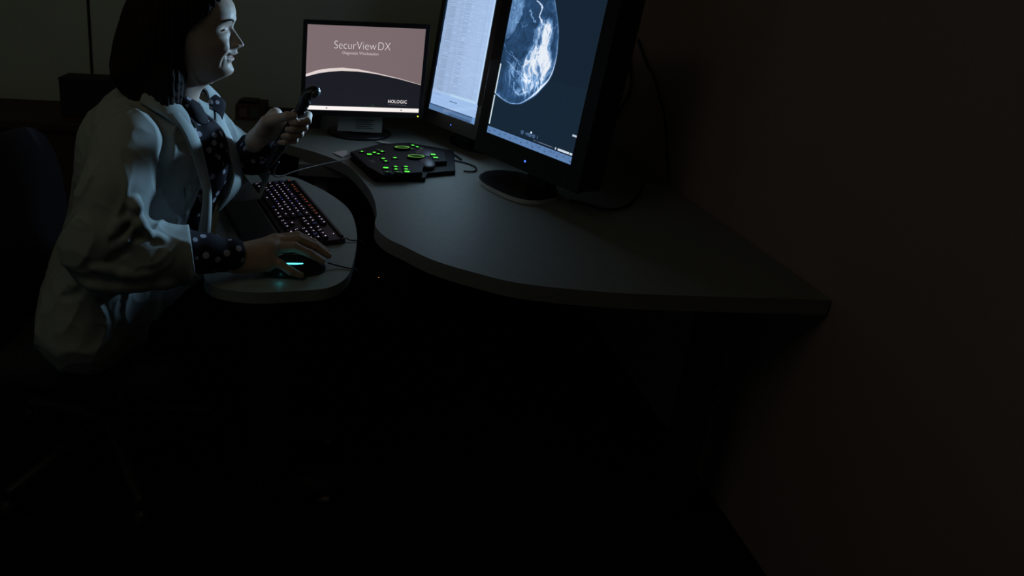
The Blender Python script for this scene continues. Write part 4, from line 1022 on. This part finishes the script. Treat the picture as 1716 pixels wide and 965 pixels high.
# open front
def vcut(X, Y, Z):
    yr = np.interp(Z, [.60, .74, .80, .86, .94, 1.00, 1.06, 1.10], [1.430, 1.405, 1.388, 1.385, 1.388, 1.400, 1.412, 1.410])
    yl = np.interp(Z, [.60, .74, .80, .86, .94, 1.00, 1.06, 1.10], [1.440, 1.47, 1.53, 1.580, 1.585, 1.56, 1.52, 1.500])
    return np.maximum(np.maximum(yr - Y, Y - yl), -.42 - X)
g.fn(vcut, (-.44, 1.30, .58), (-.14, 1.66, 1.15), .004, 'sub')
g.cap((-.405, 1.455, 1.0), (-.372, 1.455, 1.14), .066, .078, .006, 'sub')
# sleeve openings
g.chain([(-.335, 1.230, .772), (-.24, 1.250, .768)], [.043, .046], .002, 'sub')
g.fn(lambda X, Y, Z: -((X + .296) * .94 + (Y - 1.23) * .28 + (Z - .75) * .10), (-.34, 1.10, .64), (-.20, 1.34, .88), .003, 'sub')
g.chain([(-.305, 1.655, .872), (-.22, 1.650, .862)], [.044, .050], .002, 'sub')
g.fn(lambda X, Y, Z: -((X + .262) * .80 - (Z - .86) * .6 + 0 * Y), (-.34, 1.58, .74), (-.16, 1.76, .96), .003, 'sub')
P, Q = g.mesh(); coat = np_mesh('lab_coat', P, Q, M['coat'], person)
# lapels, collar and hanging front edges
S = lambda n_, A, B, **k: sheet(n_, A, B, M['coat'], coat, **k)
S('lapel', [(-.356, 1.372, 1.056), (-.336, 1.378, 1.027), (-.312, 1.380, .971), (-.297, 1.376, .911), (-.286, 1.368, .858), (-.288, 1.365, .767), (-.30, 1.372, .70)],
  [(-.372, 1.335, 1.058), (-.341, 1.335, 1.012), (-.326, 1.348, .956), (-.311, 1.356, .895), (-.302, 1.350, .853), (-.312, 1.345, .767), (-.325, 1.35, .70)], thick=.004, bulge=.006, bdir=(1, -.5, .2))
S('collar', [(-.440, 1.372, 1.112), (-.405, 1.372, 1.100), (-.372, 1.380, 1.080), (-.345, 1.385, 1.050), (-.336, 1.378, 1.027)],
  [(-.440, 1.340, 1.078), (-.400, 1.328, 1.062), (-.371, 1.330, 1.044), (-.350, 1.342, 1.022), (-.338, 1.357, 1.010)], thick=.004, bulge=.008, bdir=(.6, -.5, .6))
S('lapel', [(-.345, 1.470, 1.095), (-.320, 1.472, 1.085), (-.313, 1.480, 1.058), (-.303, 1.490, 1.027), (-.300, 1.490, 1.000), (-.285, 1.482, .960), (-.259, 1.475, .911), (-.250, 1.470, .873), (-.262, 1.462, .820), (-.290, 1.455, .772)],
  [(-.350, 1.500, 1.105), (-.323, 1.500, 1.093), (-.309, 1.510, 1.079), (-.292, 1.530, 1.048), (-.288, 1.540, .996), (-.268, 1.540, .948), (-.250, 1.540, .900), (-.238, 1.535, .842), (-.250, 1.520, .800), (-.290, 1.470, .765)], thick=.004, bulge=.004, bdir=(1, 0, 0))
S('cuff', [(-.262, 1.600, .868), (-.246, 1.585, .836), (-.238, 1.580, .826), (-.215, 1.575, .800), (-.190, 1.572, .768)],
  [(-.285, 1.540, .850), (-.292, 1.525, .815), (-.285, 1.520, .780), (-.245, 1.545, .762), (-.196, 1.574, .762)], thick=.003, bulge=.003, bdir=(0, -1, 0))
S('cuff', [(-.250, 1.655, .905), (-.228, 1.640, .880), (-.204, 1.625, .862), (-.180, 1.605, .838), (-.170, 1.600, .827), (-.190, 1.572, .768)],
  [(-.270, 1.66, .875), (-.248, 1.650, .850), (-.224, 1.635, .832), (-.198, 1.610, .812), (-.192, 1.600, .800), (-.200, 1.578, .768)], thick=.003, bulge=.003, bdir=(0, -1, 0))
lathe('coat_button', [(.0095, 0), (.0100, .002), (.0080, .0032), (.0055, .0026)], M['button'], coat, Matrix.Translation((-.303, 1.352, .850)) @ Vector((.8, -.6, .1)).to_track_quat('Z', 'Y').to_matrix().to_4x4(), 20)


# microphone
mic = thing('dictation_microphone', 'black handheld dictation microphone gripped in the raised hand', 'microphone', tuple((MT + MB) / 2))
mo = (MT + MB) / 2
g = SDF(np.minimum(MT, MB) - .05, np.maximum(MT, MB) + .05, .0016)
g.chain([MB, MB + ax_ * .05, MB + ax_ * .13, MT - ax_ * .035], [.0120, .0155, .0150, .0135], .01)
head_c = MT + np.array((-.002, 0, -.002)); g.ell(head_c, (.027, .0185, .0150), .014, rot=('Y', -1.05 + .5))
P, Q = g.mesh(); P = P - mo; np_mesh('microphone_body', P, Q, M['plastic_soft'], mic)
g = SDF(head_c - .04, head_c + .04, .0015); g.ell(head_c + (.009, -.002, .001), (.0185, .0175, .0130), 0, rot=('Y', -.5)); P, Q = g.mesh(); P = P - mo
np_mesh('microphone_grille', P, Q, mat('mic_grille', (.10, .11, .11), .35, spec=.6), mic)
for i, d_ in enumerate((.058, .045, .030)):
    q = MT - ax_ * d_ + np.array((.010, -.010, .0)) - mo; bm = bmesh.new(); bmesh.ops.create_uvsphere(bm, u_segments=16, v_segments=10, radius=.0042); bmesh.ops.translate(bm, verts=bm.verts[:], vec=q); from_bm('button', bm, M['kbbody'], mic, True)
# ring on the left hand
c_ = on(.981) + np.array((.0335, .012, 0)); bm = bmesh.new()
tube_bm(bm, [(c_[0] + .0094 * math.cos(a), c_[1], c_[2] + .0094 * math.sin(a)) for a in np.linspace(0, 2 * PI, 25)], .0010, 6); o = from_bm('ring', bm, M['metal'], person, True); o['label'] = 'bright metal ring on a left finger'
